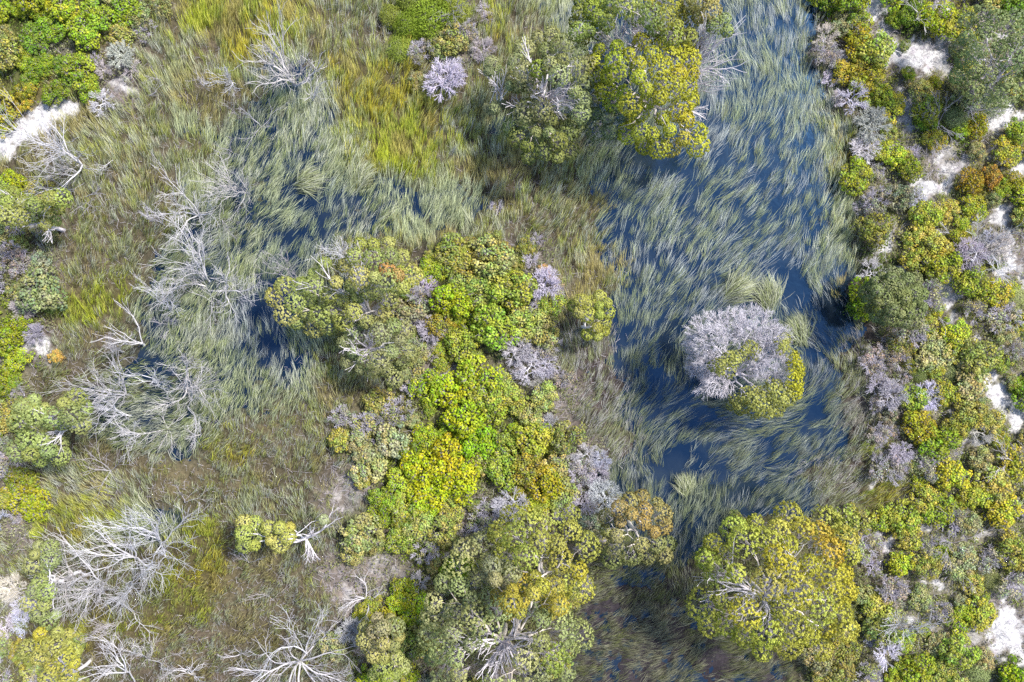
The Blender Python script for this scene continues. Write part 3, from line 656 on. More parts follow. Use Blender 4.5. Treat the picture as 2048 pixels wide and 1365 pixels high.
# the half bare, half leafy tree in the pool
def half_dead():
    rng = np.random.RandomState(5); rn = np.random.RandomState(6)
    h = 6.5; f = un(1472, 745, 2.0); b = f.copy(); b[2] = -.45
    root = empty('dying_tree', b, 'lavender white half bare tree with yellow green patches, alone in the dark blue pool', 'tree', 'leafy swamp trees')
    tw = [(1428,672,42,40,1.0),(1485,650,58,28,.95),(1540,672,30,28,.85),(1408,720,24,28,.8),(1432,765,28,20,.7),(1530,728,40,24,.85),(1400,690,20,24,.8)]
    lf = [(1462,718,20,13,1.1),(1446,735,18,10,1.1),(1498,704,16,10,1.05),(1564,692,12,16,.9),(1512,800,36,24,.8),(1552,788,34,28,.8),(1588,752,10,42,.85),(1482,808,18,16,.7),(1530,815,26,14,.7)]
    seg_mesh('trunk', [tuple(b) + tuple(f) + (.3, .24)], (.55, .5, .5), M_bark, root, rn, .02, b)
    def cl(lobes, pr, sp):
        C, N = [], []
        for (x, y, q, li) in sample_ellipse(lobes, pr * sp, rng):
            lb = lobes[li]; z = h * lb[4] * (.62 + .38 * math.sqrt(max(0, 1 - q * q)))
            p = un(x, y, z); C.append(p); N.append(norm(p - un(1475, 725, 1.5)))
        return np.array(C), np.array(N)
    C, N = cl(tw, 15, 1.0)
    keep = ~(((C[:, 0] - un(1470, 708, 6)[0]) ** 2 + (C[:, 1] - un(1470, 708, 6)[1]) ** 2) < .5)
    C, N = C[keep], N[keep]
    Rr = np.full(len(C), 19 * S) * rng.uniform(.75, 1.3, len(C))
    C2, N2 = cl(lf, 9, 1.25)
    R2 = np.full(len(C2), 11 * S) * rng.uniform(.8, 1.25, len(C2))
    allC = np.concatenate([C - N * Rr[:, None] * .8, C2 - N2 * R2[:, None] * .3])
    ang = np.arctan2(allC[:, 1] - f[1], allC[:, 0] - f[0])
    for part in np.array_split(np.argsort(ang), 8):
        segs = []; limb_tree(rn, f, allC[part], .022, segs)
        seg_mesh('limb', segs, (.64, .60, .66), M_bark, root, rn, .04, b)
    sg = twig_puff_segs(C, N, Rr, rng, 16, 4, .013)
    seg_mesh('bare_twigs', sg, (.62, .59, .64), M_bark, root, rn, .1, b)
    xs = C2[:, 0] / (S * (H - C2[:, 2]) / H) + CX
    K = np.where((xs > 1578)[:, None], np.array([[.52, .51, .05]]), np.array([[.42, .43, .12]])) * rng.uniform(.85, 1.15, (len(C2), 1))
    V, F, cc = leaf_puffs(C2, N2, R2, K, 520, .055, rng, 24)
    build('crown', V - b, F, np.clip(cc, 0, .9), M_leaf, root)
half_dead()

# ------------------------------------------------------------------ dead trees
DT = [
 (171,338,150,262,5.5,62,6,'bare white tree with a tall fan of branches beside the left sand strip',3,.09),
 (164,352,120,318,3.5,70,4,'low bare tree with long curved limbs just below the fan shaped one',3,.06),
 (228,322,190,345,2.0,30,2,'fallen white branch curving right beneath the fan shaped tree',2,.05),
 (102,386,62,358,3.5,35,4,'grey leafless sapling leaning left above the flat topped tree',2,.05),
 (135,385,125,362,2.2,90,4,'small grey stump sprouting twigs right of the flat topped tree',2,.04),
 (168,400,215,385,2.2,45,3,'wispy grey dead shrub with curled white stem, left marsh',3,.045),
 (587,172,562,112,5.6,75,9,'bare tree forking widely over the small dark pool, top left marsh',3,.12),
 (625,205,640,170,2.5,80,4,'flat white deadwood right below the dark little pool',2,.05),
 (560,175,520,150,3.0,30,3,'slim leaning dead tree left of the small dark pool',2,.05),
 (472,170,438,138,3.2,45,4,'thin grey dead tree midway between shrubs and dark little pool',3,.05),
 (425,185,395,172,2.0,50,3,'faint grey dead bush low in grass, top left marsh',2,.035),
 (322,168,318,148,2.0,70,4,'small white antler shaped dead shrub near the pale gap',2,.045),
 (300,195,325,185,1.5,60,3,'tiny scattered dead twigs near the pale gap',1,.03),
 (485,242,465,218,2.5,40,3,'spindly dead sapling with few branches, upper left marsh',2,.04),
 (522,256,530,240,2.0,150,5,'little star shaped dead shrub, upper left marsh',2,.04),
 (462,306,470,275,3.0,45,4,'upright grey dead sapling above the two large bare trees',2,.045),
 (474,394,460,345,4.5,60,7,'bare white tree with tight fan beside the blue pool, left marsh',3,.07),
 (402,436,362,388,4.5,50,6,'bare tree with long fan of thin stems left of the blue pool',3,.075),
 (440,440,490,425,2.5,30,3,'low dead limbs reaching right below the tight fan',2,.045),
 (335,455,300,430,2.5,50,4,'grey half fallen dead tree on the left, in olive grass',3,.045),
 (418,566,372,500,4.5,45,6,'bare tree with straight parallel stems reaching up left, left of the pool',3,.075),
 (415,575,320,540,3.5,25,3,'long low bare limbs pointing left toward the olive grass',3,.06),
 (447,584,490,558,3.5,50,5,'bare tree fanning right toward the centre left pool',3,.065),
 (425,605,400,600,2.5,160,5,'tangle of dead twigs in the dark pool hollow',2,.05),
 (345,628,305,582,3.5,40,5,'bare tree with two rows of branches, in grey reeds',3,.055),
 (340,650,335,640,1.2,170,5,'pale lavender mat of dead twigs in reeds',2,.03),
 (440,650,420,635,1.4,60,3,'thin curled fallen stick among grey reeds',1,.035),
 (288,692,266,630,3.8,40,4,'crooked bare white tree with few limbs, left marsh',2,.08),
 (250,705,205,682,3.0,35,4,'low bare tree with fine twigs pointing left, above the broad one',3,.05),
 (318,772,290,725,3.5,55,5,'brown grey bare tree with crossing limbs, left marsh',2,.06),
 (366,772,345,715,3.5,40,3,'slender dead stems above the thick curved white one',2,.05),
 (368,776,425,762,4.0,75,6,'thick curved white dead tree reaching right, largest of the left marsh',3,.10),
 (372,812,415,835,3.0,40,4,'drooping bare branches below the thick curved white tree',3,.05),
 (257,792,205,752,4.2,55,6,'broad bare tree with fine branches reaching left, left marsh',3,.07),
 (262,832,200,832,3.0,35,4,'bare tree with forked branches pointing straight left',3,.055),
 (292,868,225,872,2.5,35,4,'low fan of silver branches ending beside the gnarled limb tree',3,.05),
 (335,855,345,880,1.8,160,6,'twisted small dead tree below the thick white one',2,.05),
 (400,870,365,880,1.2,30,2,'single bent pale branch lying in grass',1,.04),
 (225,942,240,925,2.0,170,6,'small dead tree lying in flattened grass beside mossy mud',2,.045),
 (322,1088,335,1030,5.0,80,9,'large white bare tree with upright branches in the lower left',3,.09),
 (278,1118,232,1070,4.5,55,7,'bare white tree between upright one and sideways one, lower left',3,.08),
 (155,1148,110,1145,5.0,55,9,'dense white branching tree lying over to the left, lower left',3,.08),
 (207,1166,175,1110,4.0,45,4,'bare tree with long wavy stems above the lower left tangle',3,.07),
 (208,1172,185,1215,4.0,55,6,'bare tree spreading downward in the lower left tangle',3,.07),
 (262,1165,300,1165,3.0,60,5,'bare white branches reaching right out of the lower left tangle',3,.06),
 (270,1225,285,1210,2.5,90,5,'small white dead tree beneath the lower left tangle',2,.05),
 (250,1240,190,1262,2.0,30,4,'purple grey curved branches sweeping low around mud, lower left',3,.04),
 (372,1005,385,985,2.0,40,3,'short forked dead sapling by the mossy mud',2,.04),
 (602,1322,602,1310,4.5,175,11,'star shaped white dead tree radiating all around, bottom left of centre',3,.085),
 (615,1310,622,1240,4.5,22,3,'upright bare stems above the star shaped dead tree',3,.06),
 (262,1342,215,1325,4.0,60,7,'bare tree with feathery branches at the bottom edge, left quarter',3,.065),
 (300,1320,315,1290,3.0,40,4,'bare tree leaning up right at the bottom edge, left quarter',3,.05),
 (388,1348,365,1328,2.0,80,5,'gnarled low dead tree at the bottom edge between two bare trees',2,.06),
 (485,1305,470,1300,1.8,120,5,'small crooked dead branch left of the star shaped tree',2,.05),
 (525,1350,505,1335,2.0,60,4,'short dead branches at the bottom edge near the star shaped tree',2,.045),
 (500,1125,495,1105,2.0,60,4,'thin dead twigs below the two headed lime tree',2,.035),
 (545,1200,550,1170,2.5,40,3,'wispy dead sapling in grey grass, bottom left of centre',2,.035),
 (735,1195,728,1180,2.5,150,7,'crooked cream dead shrub beside the bottom thicket',2,.05),
 (600,562,575,530,3.0,45,5,'leafless grey twigs reaching left of the red sprayed tree',3,.045),
 (690,528,680,480,3.5,45,6,'fan of bare twigs above the red sprayed tree',3,.05),
 (845,595,835,580,2.5,120,6,'white dead shrub between two leafy trees at the centre',3,.045),
 (1840,38,1820,15,2.5,90,6,'white dead shrub with bent limbs near the top right sand',2,.05),
 (1775,100,1785,85,2.0,90,3,'single pale forked stem on white sand, top right',1,.06),
 (1700,60,1705,40,2.2,60,3,'thin dead stick in the top right thicket',2,.03),
 (1955,505,1950,495,3.0,165,8,'white dead shrub with crooked limbs beside the right hand sand',3,.05),
 (1870,250,1872,240,2.2,140,7,'lavender grey dead shrub between two upper right sand patches',3,.04),
 (1862,345,1860,328,2.0,70,4,'pale umbrella shaped dead shrub above the thin sand strip',3,.04),
 (2020,925,2035,910,3.0,60,5,'grey dead branches at the right edge, lower middle',3,.045),
 (1900,1085,1895,1070,2.5,140,7,'silver dead shrub in the lower right thicket',3,.04),
 (1785,1262,1790,1240,2.8,60,5,'white dead branches right below the huge round tree',3,.05),
 (1760,490,1758,470,2.4,60,4,'pale dead sapling at the right bank of the channel',2,.035),
 (1080,610,1060,590,2.0,60,3,'thin dead twigs inside the centre thicket',2,.03),
 (1930,220,1940,205,2.5,120,6,'grey twiggy dead shrub in the upper right heath',3,.035),
 (900,25,905,10,2.5,60,5,'grey dead shrub at the top edge beside fine green shrub',3,.04),
 (1860,620,1865,605,2.0,140,5,'small white branching dead shrub below the right sand hole',2,.035),
]
for i, (bx, by, tx, ty, h, sp_, st, lab, dep, r0) in enumerate(DT):
    tw_ = [(1, 1, 1), (.9, .88, .84), (1.06, 1.05, 1.04), (.82, .81, .82), (.95, .97, 1.0)][i % 5]
    bc_ = WHITE if r0 > .045 else GREY
    dead_tree(bx, by, tx, ty, h, sp_, st, lab, dep, r0 * .96, seed=i, colr=tuple(a * t_ for a, t_ in zip(bc_, tw_)))

# ------------------------------------------------------------------ big reed tussocks standing clear in the pool
def tussock(px, py, ang, rad, label, seed):
    rng = np.random.RandomState(seed); n = 330
    b = un(px, py, 0); b[2] = -.1
    a = math.radians(ang) + rng.randn(n) * .38; L = rad * rng.uniform(.6, 1.15, n)
    root = np.column_stack([rng.randn(n) * rad * .16, rng.randn(n) * rad * .16, np.zeros(n)])
    d = np.column_stack([np.cos(a), np.sin(a)]); pts = [root]
    for f, up in ((.35, .42), (.37, .16), (.34, -.22)):
        pts.append(pts[-1] + np.column_stack([d * (L * f)[:, None], L * up * rng.uniform(.8, 1.2, n)]))
    sd_ = np.column_stack([-d[:, 1], d[:, 0], rng.uniform(-.4, .4, n)]) * .013
    V = np.stack([pts[0] - sd_, pts[0] + sd_, pts[1] - sd_, pts[1] + sd_, pts[2] - sd_ * .8, pts[2] + sd_ * .8, pts[3]], 1).reshape(-1, 3)
    k = (np.arange(n) * 7)[:, None]
    F4 = np.concatenate([k + np.array([[0, 1, 3, 2]]), k + np.array([[2, 3, 5, 4]])])
    P = PALa['pale']; c = P[rng.randint(len(P), size=n)] * rng.uniform(.4, .95, (n, 1))
    o = build('reed_tussock', V, [F4, k + np.array([[4, 5, 6]])], np.repeat(c, 7, 0), M_grass)
    o.location = [float(v) for v in b]; o['label'] = label; o['category'] = 'reed tussock'; o['group'] = 'reed tussocks in the pool'
tussock(1535, 612, 96, 1.9, 'pale reed tussock pointing up, just above the dying lavender tree', 1)
tussock(1600, 680, 118, 1.8, 'pale reed tussock right of the dying lavender tree', 2)
tussock(1455, 590, 35, 1.9, 'pale reed tussock sweeping right, above left of the dying tree', 3)
tussock(715, 372, 60, 1.7, 'pale green reed tussock in the small pool, left marsh', 4)
tussock(600, 372, 20, 1.7, 'pale green reed tussock at the left end of small pool', 5)
tussock(1370, 985, 95, 1.3, 'small silvery reed tussock at the lower end of the channel', 6)

# ------------------------------------------------------------------ shrubs
def proto_leafy(seed, npuff=60, pr=(.12, .21), nleaf=110, tipc=None, ls=.045, spread=1.0):
    rng = np.random.RandomState(seed)
    # lumpy plan: a few overlapping mounds
    cen = [(0, 0, .75)] + [(math.cos(a) * .5, math.sin(a) * .5, rng.uniform(.35, .6)) for a in rng.uniform(0, 6.28, 4)]
    C, N = [], []
    tries = 0
    while len(C) < npuff and tries < 6000:
        tries += 1
        cx, cy, rr = cen[rng.randint(len(cen))]
        a = rng.uniform(0, 6.28); q = math.sqrt(rng.rand())
        x = cx + rr * q * math.cos(a); y = cy + rr * q * math.sin(a)
        z = .35 + (.55 + .35 * rr) * math.sqrt(1 - q * q * .9) + rng.uniform(-.12, .12)
        if any((x - c[0]) ** 2 + (y - c[1]) ** 2 + .5 * (z - c[2]) ** 2 < .155 ** 2 for c in C): continue
        C.append((x, y, z)); N.append((x * .8, y * .8, .9))
    C = np.array(C); N = norm(np.array(N)); Rr = rng.uniform(pr[0], pr[1], len(C))
    K = np.ones((len(C), 3)) * rng.uniform(.78, 1.25, (len(C), 1))
    K *= np.stack([rng.uniform(.8, 1.22, len(C)), np.ones(len(C)), rng.uniform(.8, 1.4, len(C))], 1)
    if tipc is not None:
        m = rng.rand(len(C)) < .3; K[m] *= np.array(tipc)
    V, F, cc = leaf_puffs(C, N, Rr, K, nleaf, ls, rng, 10)
    crown = build('crown', V, F, cc, M_leaf)
    segs = []; limb_tree(rng, np.array([0, 0, .05]), C - N * .1, .011, segs)
    tg = twig_puff_segs(C - N * .03, N, Rr * .95, rng, 6, 1, .010)
    stem = seg_mesh('stems', np.concatenate([np.array(segs), tg]), (.36, .33, .33), M_bark, None, rng, .15)
    return [crown, stem]
def proto_fine(seed):
    rng = np.random.RandomState(seed); n = 3800
    d = norm(rng.randn(n, 3)); d[:, 2] = np.abs(d[:, 2])
    lump = .78 + .34 * fbm(d[:, 0] * 3 + seed, d[:, 1] * 3 + d[:, 2] * 2, 3)
    P = d * (lump * rng.uniform(.7, 1.02, n))[:, None] * np.array([1, 1, .95]) + np.array([0, 0, .25])
    V, F = leaf_quads(P, norm(d + rng.randn(n, 3) * .6), .04 * rng.uniform(.6, 1.3, n), .5, rng)
    c = np.repeat(np.ones((n, 3)) * rng.uniform(.7, 1.3, (n, 1)), 4, 0)
    crown = build('crown', V, F, c, M_leaf)
    T = P[rng.choice(n, 50)] * .9; segs = []; limb_tree(rng, np.array([0, 0, .05]), T, .01, segs)
    stem = seg_mesh('stems', segs, (.36, .33, .33), M_bark, None, rng, .15)
    return [crown, stem]
def proto_twig(seed, dense=True):
    rng = np.random.RandomState(seed)
    n = 24 if dense else 15
    a = rng.uniform(0, 6.28, n); q = np.sqrt(rng.rand(n)) * .72
    C = np.stack([q * np.cos(a), q * np.sin(a), .5 + .45 * np.sqrt(1 - q * q) + rng.uniform(-.1, .1, n)], 1)
    N = norm(np.stack([C[:, 0] * 1.2, C[:, 1] * 1.2, np.full(n, .6)], 1)); Rr = rng.uniform(.24, .4, n)
    segs = []; limb_tree(rng, np.array([0, 0, .02]), C + N * Rr[:, None] * .1, .017, segs)
    sg = twig_puff_segs(C, N, Rr, rng, 9 if dense else 7, 3, .0095)
    st = seg_mesh('stems', segs, (.9, .88, .92), M_bark_t, None, rng, .1)
    tw = seg_mesh('twigs', sg, (.95, .92, 1.0), M_bark_t, None, rng, .14)
    return [tw, st]
def proto_mixed(seed):
    rng = np.random.RandomState(seed)
    lf = proto_leafy(seed, 20, (.13, .22), 36, None)
    n = 14
    a = rng.uniform(0, 6.28, n); q = np.sqrt(rng.rand(n)) * .8
    C = np.stack([q * np.cos(a), q * np.sin(a), .5 + .45 * np.sqrt(1 - q * q)], 1)
    N = norm(np.stack([C[:, 0] * 1.2, C[:, 1] * 1.2, np.full(n, .7)], 1)); Rr = rng.uniform(.2, .34, n)
    tw = seg_mesh('twigs', twig_puff_segs(C, N, Rr, rng, 11, 2, .0095), (.46, .43, .50), M_bark, None, rng, .14)
    return lf + [tw]
PROTO = {'leafy': [proto_leafy(100 + i) for i in range(6)],
         'tip': [proto_leafy(120 + i, tipc=(1.08, 1.03, .8)) for i in range(3)],
         'fine': [proto_fine(140 + i) for i in range(3)],
         'twig': [proto_twig(160 + i, i % 2 == 0) for i in range(4)],
         'mixed': [proto_mixed(180 + i) for i in range(4)]}
used_proto = {}
SHRUBS = []     # px, py, r px, kind, colour, colour word
def place(px, py, rp, kind, colr, word, hs=None):
    SHRUBS.append((px, py, rp, kind, colr, word, hs))

PALS = {'L': [('leafy', (.33,.42,.03), 'lime green'), ('leafy', (.27,.36,.03), 'bright green'), ('tip', (.30,.36,.04), 'yellow tipped lime')],
        'D': [('leafy', (.24,.35,.03), 'deep green'), ('leafy', (.31,.40,.03), 'bright green'), ('leafy', (.36,.44,.03), 'lime green')],
        'F': [('fine', (.23,.31,.03), 'feathery green'), ('fine', (.25,.30,.05), 'feathery olive')],
        'O': [('leafy', (.36,.39,.11), 'olive'), ('mixed', (.34,.37,.13), 'sparse olive'), ('leafy', (.39,.40,.14), 'dull olive'), ('tip', (.36,.38,.09), 'gold flecked olive')],
        'Y': [('tip', (.38,.40,.03), 'golden yellow'), ('leafy', (.42,.38,.04), 'mustard yellow'), ('leafy', (.33,.35,.04), 'yellow green')],
        'G': [('twig', (.52,.51,.52), 'lavender grey leafless'), ('mixed', (.36,.36,.27), 'half bare grey'), ('twig', (.58,.57,.58), 'silver leafless')],
        'M': [('mixed', (.31,.33,.17), 'grey green'), ('leafy', (.33,.37,.08), 'mossy green'), ('leafy', (.33,.34,.19), 'dusty grey green'), ('twig', (.48,.45,.50), 'grey leafless'), ('mixed', (.36,.33,.22), 'pinkish grey')],
        'H': [('leafy', (.32,.38,.06), 'leaf green'), ('leafy', (.36,.37,.13), 'olive'), ('mixed', (.34,.36,.17), 'grey green'), ('tip', (.38,.39,.05), 'gold flecked green'), ('leafy', (.42,.43,.10), 'straw green'), ('leafy', (.33,.41,.04), 'lime green'), ('leafy', (.38,.39,.16), 'pale olive'),
              ('tip', (.40,.44,.05), 'bright gold flecked'), ('leafy', (.37,.45,.05), 'lime green'), ('twig', (.50,.49,.49), 'lavender grey leafless'), ('leafy', (.36,.38,.06), 'yellow green'), ('fine', (.24,.29,.11), 'feathery olive'), ('leafy', (.40,.41,.08), 'mustard green')]}
lm = (.36,.45,.025)
FIX = [(890,162,42,'twig',(.66,.62,.72),'white ball shaped leafless'),(995,415,17,'twig',(.62,.58,.68),'tiny white leafless'),(860,35,44,'fine',(.24,.33,.03),'large feathery green'),(815,50,28,'fine',(.22,.30,.03),'feathery green'),
 (905,85,30,'leafy',(.36,.36,.10),'yellow olive'),(935,65,26,'mixed',(.36,.34,.18),'dusty olive'),(880,95,28,'leafy',(.28,.31,.09),'olive'),(845,105,26,'mixed',(.32,.32,.2),'grey green'),(965,100,28,'twig',(.46,.42,.44),'brown grey leafless'),(972,38,15,'twig',(.5,.46,.5),'small grey leafless'),
 (730,1062,40,'leafy',(.34,.36,.12),'large round olive'),(85,585,42,'leafy',(.27,.31,.13),'round grey olive'),(55,1003,36,'tip',(.36,.40,.03),'golden'),(110,715,15,'tip',(.56,.42,.10),'small orange'),
 (1950,255,24,'tip',(.36,.36,.02),'golden green'),(1930,360,28,'tip',(.38,.30,.03),'rusty gold'),(1975,350,22,'tip',(.42,.28,.05),'orange tipped'),(1998,380,20,'leafy',(.3,.36,.03),'bright green'),(2025,10,36,'leafy',(.17,.26,.02),'deep green'),
 (1712,90,30,'tip',(.40,.38,.03),'golden yellow'),(1718,50,26,'leafy',(.32,.38,.05),'lime green'),(1688,50,26,'leafy',(.30,.33,.14),'olive'),(1675,125,22,'twig',(.55,.54,.55),'silver leafless'),(1810,150,15,'leafy',(.28,.35,.03),'bright green'),(1803,95,11,'leafy',(.22,.27,.06),'small olive green'),
 (1730,130,26,'tip',(.40,.36,.05),'mustard yellow'),(1868,170,15,'tip',(.3,.33,.02),'golden green'),(1740,545,30,'twig',(.55,.54,.55),'lavender grey leafless'),(1780,790,34,'twig',(.55,.53,.57),'lavender leafless'),(1755,770,26,'twig',(.5,.47,.55),'grey leafless'),
 (1795,720,24,'mixed',(.42,.37,.22),'pink grey'),(1795,905,26,'twig',(.62,.58,.64),'silver white leafless'),(1800,690,26,'tip',(.36,.36,.08),'gold flecked olive'),(1740,1130,20,'twig',(.56,.52,.62),'lavender leafless'),(2035,770,18,'leafy',(.24,.36,.02),'bright green'),(2030,1345,36,'leafy',(.28,.38,.02),'bright green'),
 # centre thicket
 (985,520,40,'leafy',(.40,.43,.13),'grey olive'),(1010,505,22,'tip',(.42,.38,.08),'golden'),(970,500,18,'mixed',(.40,.32,.2),'pinkish'),(905,600,36,'leafy',lm,'lime green'),(960,590,34,'leafy',(.30,.36,.07),'leaf green'),(925,570,28,'leafy',(.32,.37,.08),'leaf green'),
 (1020,580,40,'leafy',(.37,.42,.07),'dusty lime'),(1090,570,34,'twig',(.66,.62,.72),'white leafless'),(1085,545,14,'leafy',(.56,.38,.14),'small orange'),(1112,585,22,'mixed',(.46,.40,.26),'pinkish grey'),(1060,520,18,'twig',(.62,.58,.66),'small white leafless'),(1100,610,26,'leafy',(.34,.41,.06),'lime green'),
 (885,645,28,'tip',(.34,.32,.05),'rusty gold'),(985,655,42,'leafy',(.33,.44,.05),'lime green'),(1040,655,34,'leafy',(.38,.43,.09),'pale lime'),(925,690,30,'leafy',(.33,.38,.05),'leaf green'),(1085,655,32,'leafy',(.38,.39,.12),'dusty olive'),(1100,690,26,'mixed',(.42,.38,.26),'pinkish grey'),
 (1035,700,34,'twig',(.58,.56,.58),'silver leafless'),(1060,735,34,'twig',(.62,.60,.64),'white leafless'),(1090,730,24,'twig',(.58,.56,.62),'silver leafless'),(1030,740,22,'twig',(.58,.56,.60),'grey leafless'),(865,660,30,'twig',(.52,.49,.54),'grey leafless'),(845,690,24,'mixed',(.36,.36,.18),'grey green'),(840,705,22,'leafy',(.33,.36,.10),'olive'),
 (955,750,40,'leafy',(.34,.42,.03),'lime green'),(915,780,42,'leafy',(.38,.45,.02),'vivid lime'),(970,790,36,'leafy',(.33,.38,.05),'lime green'),(1010,780,26,'leafy',(.37,.42,.08),'dull lime'),(1090,790,28,'leafy',(.38,.43,.12),'pale lime'),(1125,755,22,'mixed',(.44,.39,.24),'pinkish grey'),(930,830,38,'leafy',(.34,.42,.02),'vivid lime'),
 (985,820,30,'leafy',(.30,.37,.04),'leaf green'),(1030,800,28,'leafy',(.36,.40,.07),'yellow green'),(1060,830,26,'leafy',(.40,.41,.12),'dusty yellow'),(1065,880,36,'leafy',(.38,.40,.05),'yellow green'),(955,885,34,'leafy',(.27,.42,.02),'vivid green'),(905,850,28,'leafy',(.3,.37,.03),'leaf green'),(1010,890,26,'leafy',(.33,.40,.06),'soft green'),
 (890,920,40,'leafy',(.44,.44,.02),'vivid yellow lime'),(845,940,36,'leafy',(.42,.46,.02),'vivid yellow lime'),(920,960,38,'leafy',(.40,.44,.02),'vivid lime'),(865,985,40,'leafy',(.40,.46,.02),'vivid lime'),(805,960,30,'leafy',(.38,.44,.04),'vivid lime'),(815,1010,30,'leafy',(.35,.40,.06),'lime green'),(905,1010,30,'leafy',(.34,.38,.07),'lime green'),
 (965,925,26,'leafy',(.38,.37,.12),'dull yellow'),(1010,940,34,'leafy',(.30,.38,.05),'leaf green'),(1050,930,34,'tip',(.40,.38,.06),'golden'),(1085,975,34,'tip',(.42,.40,.03),'golden yellow'),(1075,1010,28,'leafy',(.36,.38,.03),'yellow green'),(1125,990,30,'leafy',(.3,.34,.10),'olive'),(1110,930,28,'leafy',(.40,.39,.12),'dusty gold'),
 (1170,910,30,'twig',(.55,.54,.55),'lavender grey leafless'),(1195,950,28,'twig',(.52,.49,.55),'lavender grey leafless'),(1165,1010,30,'twig',(.50,.47,.53),'grey leafless'),(1020,1010,38,'twig',(.50,.50,.54),'bluish grey leafless'),(975,1020,30,'mixed',(.26,.30,.14),'grey green'),(840,1050,30,'leafy',(.36,.41,.10),'pale lime'),(885,1060,34,'leafy',(.33,.34,.08),'olive'),
 (800,1080,26,'leafy',(.28,.34,.05),'green'),(850,1100,28,'mixed',(.3,.33,.12),'olive'),(960,1050,28,'mixed',(.3,.35,.12),'green grey'),(925,1125,26,'leafy',(.30,.42,.02),'vivid green'),(900,1140,20,'leafy',(.3,.42,.02),'bright green'),(810,1180,28,'leafy',(.30,.35,.03),'green'),(835,1215,32,'leafy',(.28,.38,.02),'bright green'),
 (820,1290,32,'leafy',(.24,.30,.07),'green'),(745,1215,24,'leafy',(.3,.32,.04),'yellow green'),(810,1345,28,'leafy',(.30,.34,.03),'yellow green'),(840,1160,22,'twig',(.52,.50,.52),'silver leafless'),(790,880,36,'leafy',(.34,.36,.17),'grey green'),(740,930,34,'leafy',(.38,.40,.15),'pale olive'),(765,835,26,'mixed',(.33,.34,.2),'grey green'),(720,890,28,'leafy',(.34,.35,.14),'dusty olive')]
for f_ in FIX:
    f_ = list(f_)
    if f_[3] == 'leafy': f_[4] = tuple(v * 1.22 for v in f_[4])
    place(*f_)

def fill_shrubs():
    rng = np.random.RandomState(21)
    pts = [(s[0], s[1], s[2]) for s in SHRUBS]
    big = [(1560,1165,150),(1090,1110,85),(1010,1270,120),(1270,1055,60),(1787,595,50),(1985,100,50),(762,1280,36)]
    n_add = 0
    cap = {'G': 60}
    for phase, (lo, hi, want, gap) in enumerate(((24, 36, 200, .56), (15, 24, 215, .52))):
        made = 0; tries = 0
        while made < want and tries < 60000:
            tries += 1
            x = rng.uniform(-15, 2063); y = rng.uniform(-15, 1380); r = rng.uniform(lo, hi)
            k = KINDS[int(cell(np.array([x]), np.array([y]))[0])]
            if k not in 'LDFOYGMH':
                if k == 'p' and rng.rand() < .05 and phase == 1: k = 'M'; r *= .75
                elif k in 'gd' and rng.rand() < .0006: k = 'M'; r *= .6
                else: continue
            if float(sand(np.array([x]), np.array([y]))[0]) > (.25 if r > 22 else .45): continue
            if any((x - a) ** 2 + (y - b) ** 2 < q * q for a, b, q in big): continue
            if any((x - a) ** 2 + (y - b) ** 2 < ((r + q) * gap) ** 2 for a, b, q in pts): continue
            kind, c, wd = PALS[k][rng.randint(len(PALS[k]))]
            c = tuple(np.array(c) * (1.2 if k == 'H' else 1.05) * rng.uniform(.84, 1.18) * np.array([rng.uniform(.92, 1.1), 1, rng.uniform(.8, 1.2)]))
            pts.append((x, y, r)); place(x, y, r, kind, c, wd); made += 1
        print('shrubs phase', phase, made, tries)
fill_shrubs()

LM = [('the sand strip at left',80,245),('the top left corner',30,40),('the fan shaped bare tree',165,300),('the flat topped tree',70,420),('the round grey olive bush',85,585),('the left sandy gap',80,692),('the gnarled limb tree',110,850),
 ('the sideways white tree',110,1150),('the yellow bottom left tree',110,1300),('the white ball shrub',890,162),('the splayed olive tree',1100,170),('the red sprayed tree',720,560),('the white starred tree',745,700),('the heart shaped tree',1180,635),
 ('the centre sandy gap',895,735),('the vivid lime heap',870,960),('the large round olive bush',730,1062),('the orange tinged tree',1270,1055),('the dark golden sided tree',1100,1110),('the cream limbed tree',1010,1280),('the huge round tree',1560,1165),
 ('the domed bank tree',1787,595),('the top right sand',1840,100),('the grey edge tree',1985,110),('the thin sand strip',1860,370),('the right sand hole',1885,580),('the crooked dead shrub',1955,500),('the white sand ramp',1995,790),
 ('the bottom right sand',2010,1275),('the lavender bank shrubs',1775,790),('the silver white shrub',1795,905),('the silver thicket shrub',1900,1085),('the rusty gold shrub',1930,360),('the bottom right corner',2030,1345),('the white leafless centre shrub',1090,570),('the pinkish lime tree',762,1280)]
ORD = ['closest', 'second', 'third', 'fourth', 'fifth', 'sixth', 'seventh', 'eighth', 'ninth', 'tenth', 'eleventh', 'twelfth']
def direction(dx, dy):
    a = (math.degrees(math.atan2(-dy, dx)) + 360) % 360
    return ['right of', 'up right of', 'above', 'up left of', 'left of', 'down left of', 'below', 'down right of'][int((a + 22.5) // 45) % 8]
keys = {}
info = []
FIXN = len(FIX)
for i, (px, py, rp, kind, c, wd, hs) in enumerate(SHRUBS):
    d = sorted((math.hypot(px - x, py - y), nm, x, y) for nm, x, y in LM)[0]
    size = '' if any(w_ in wd for w_ in ('large', 'tiny', 'small', 'ball')) else ('big ' if rp > 35 else 'mid sized ' if rp > 26 else 'small ')
    k = (size, wd, d[1], direction(px - d[2], py - d[3])); keys.setdefault(k, []).append((d[0], i)); info.append(k)
labels = {}
for k, lst in keys.items():
    lst.sort()
    for n_, (_, i) in enumerate(lst):
        size, wd, nm, dr = k
        base = f'{size}{wd} shrub'
        labels[i] = f'{base} {dr} {nm}' if len(lst) == 1 else f'{ORD[n_]} {base} {dr} {nm}'
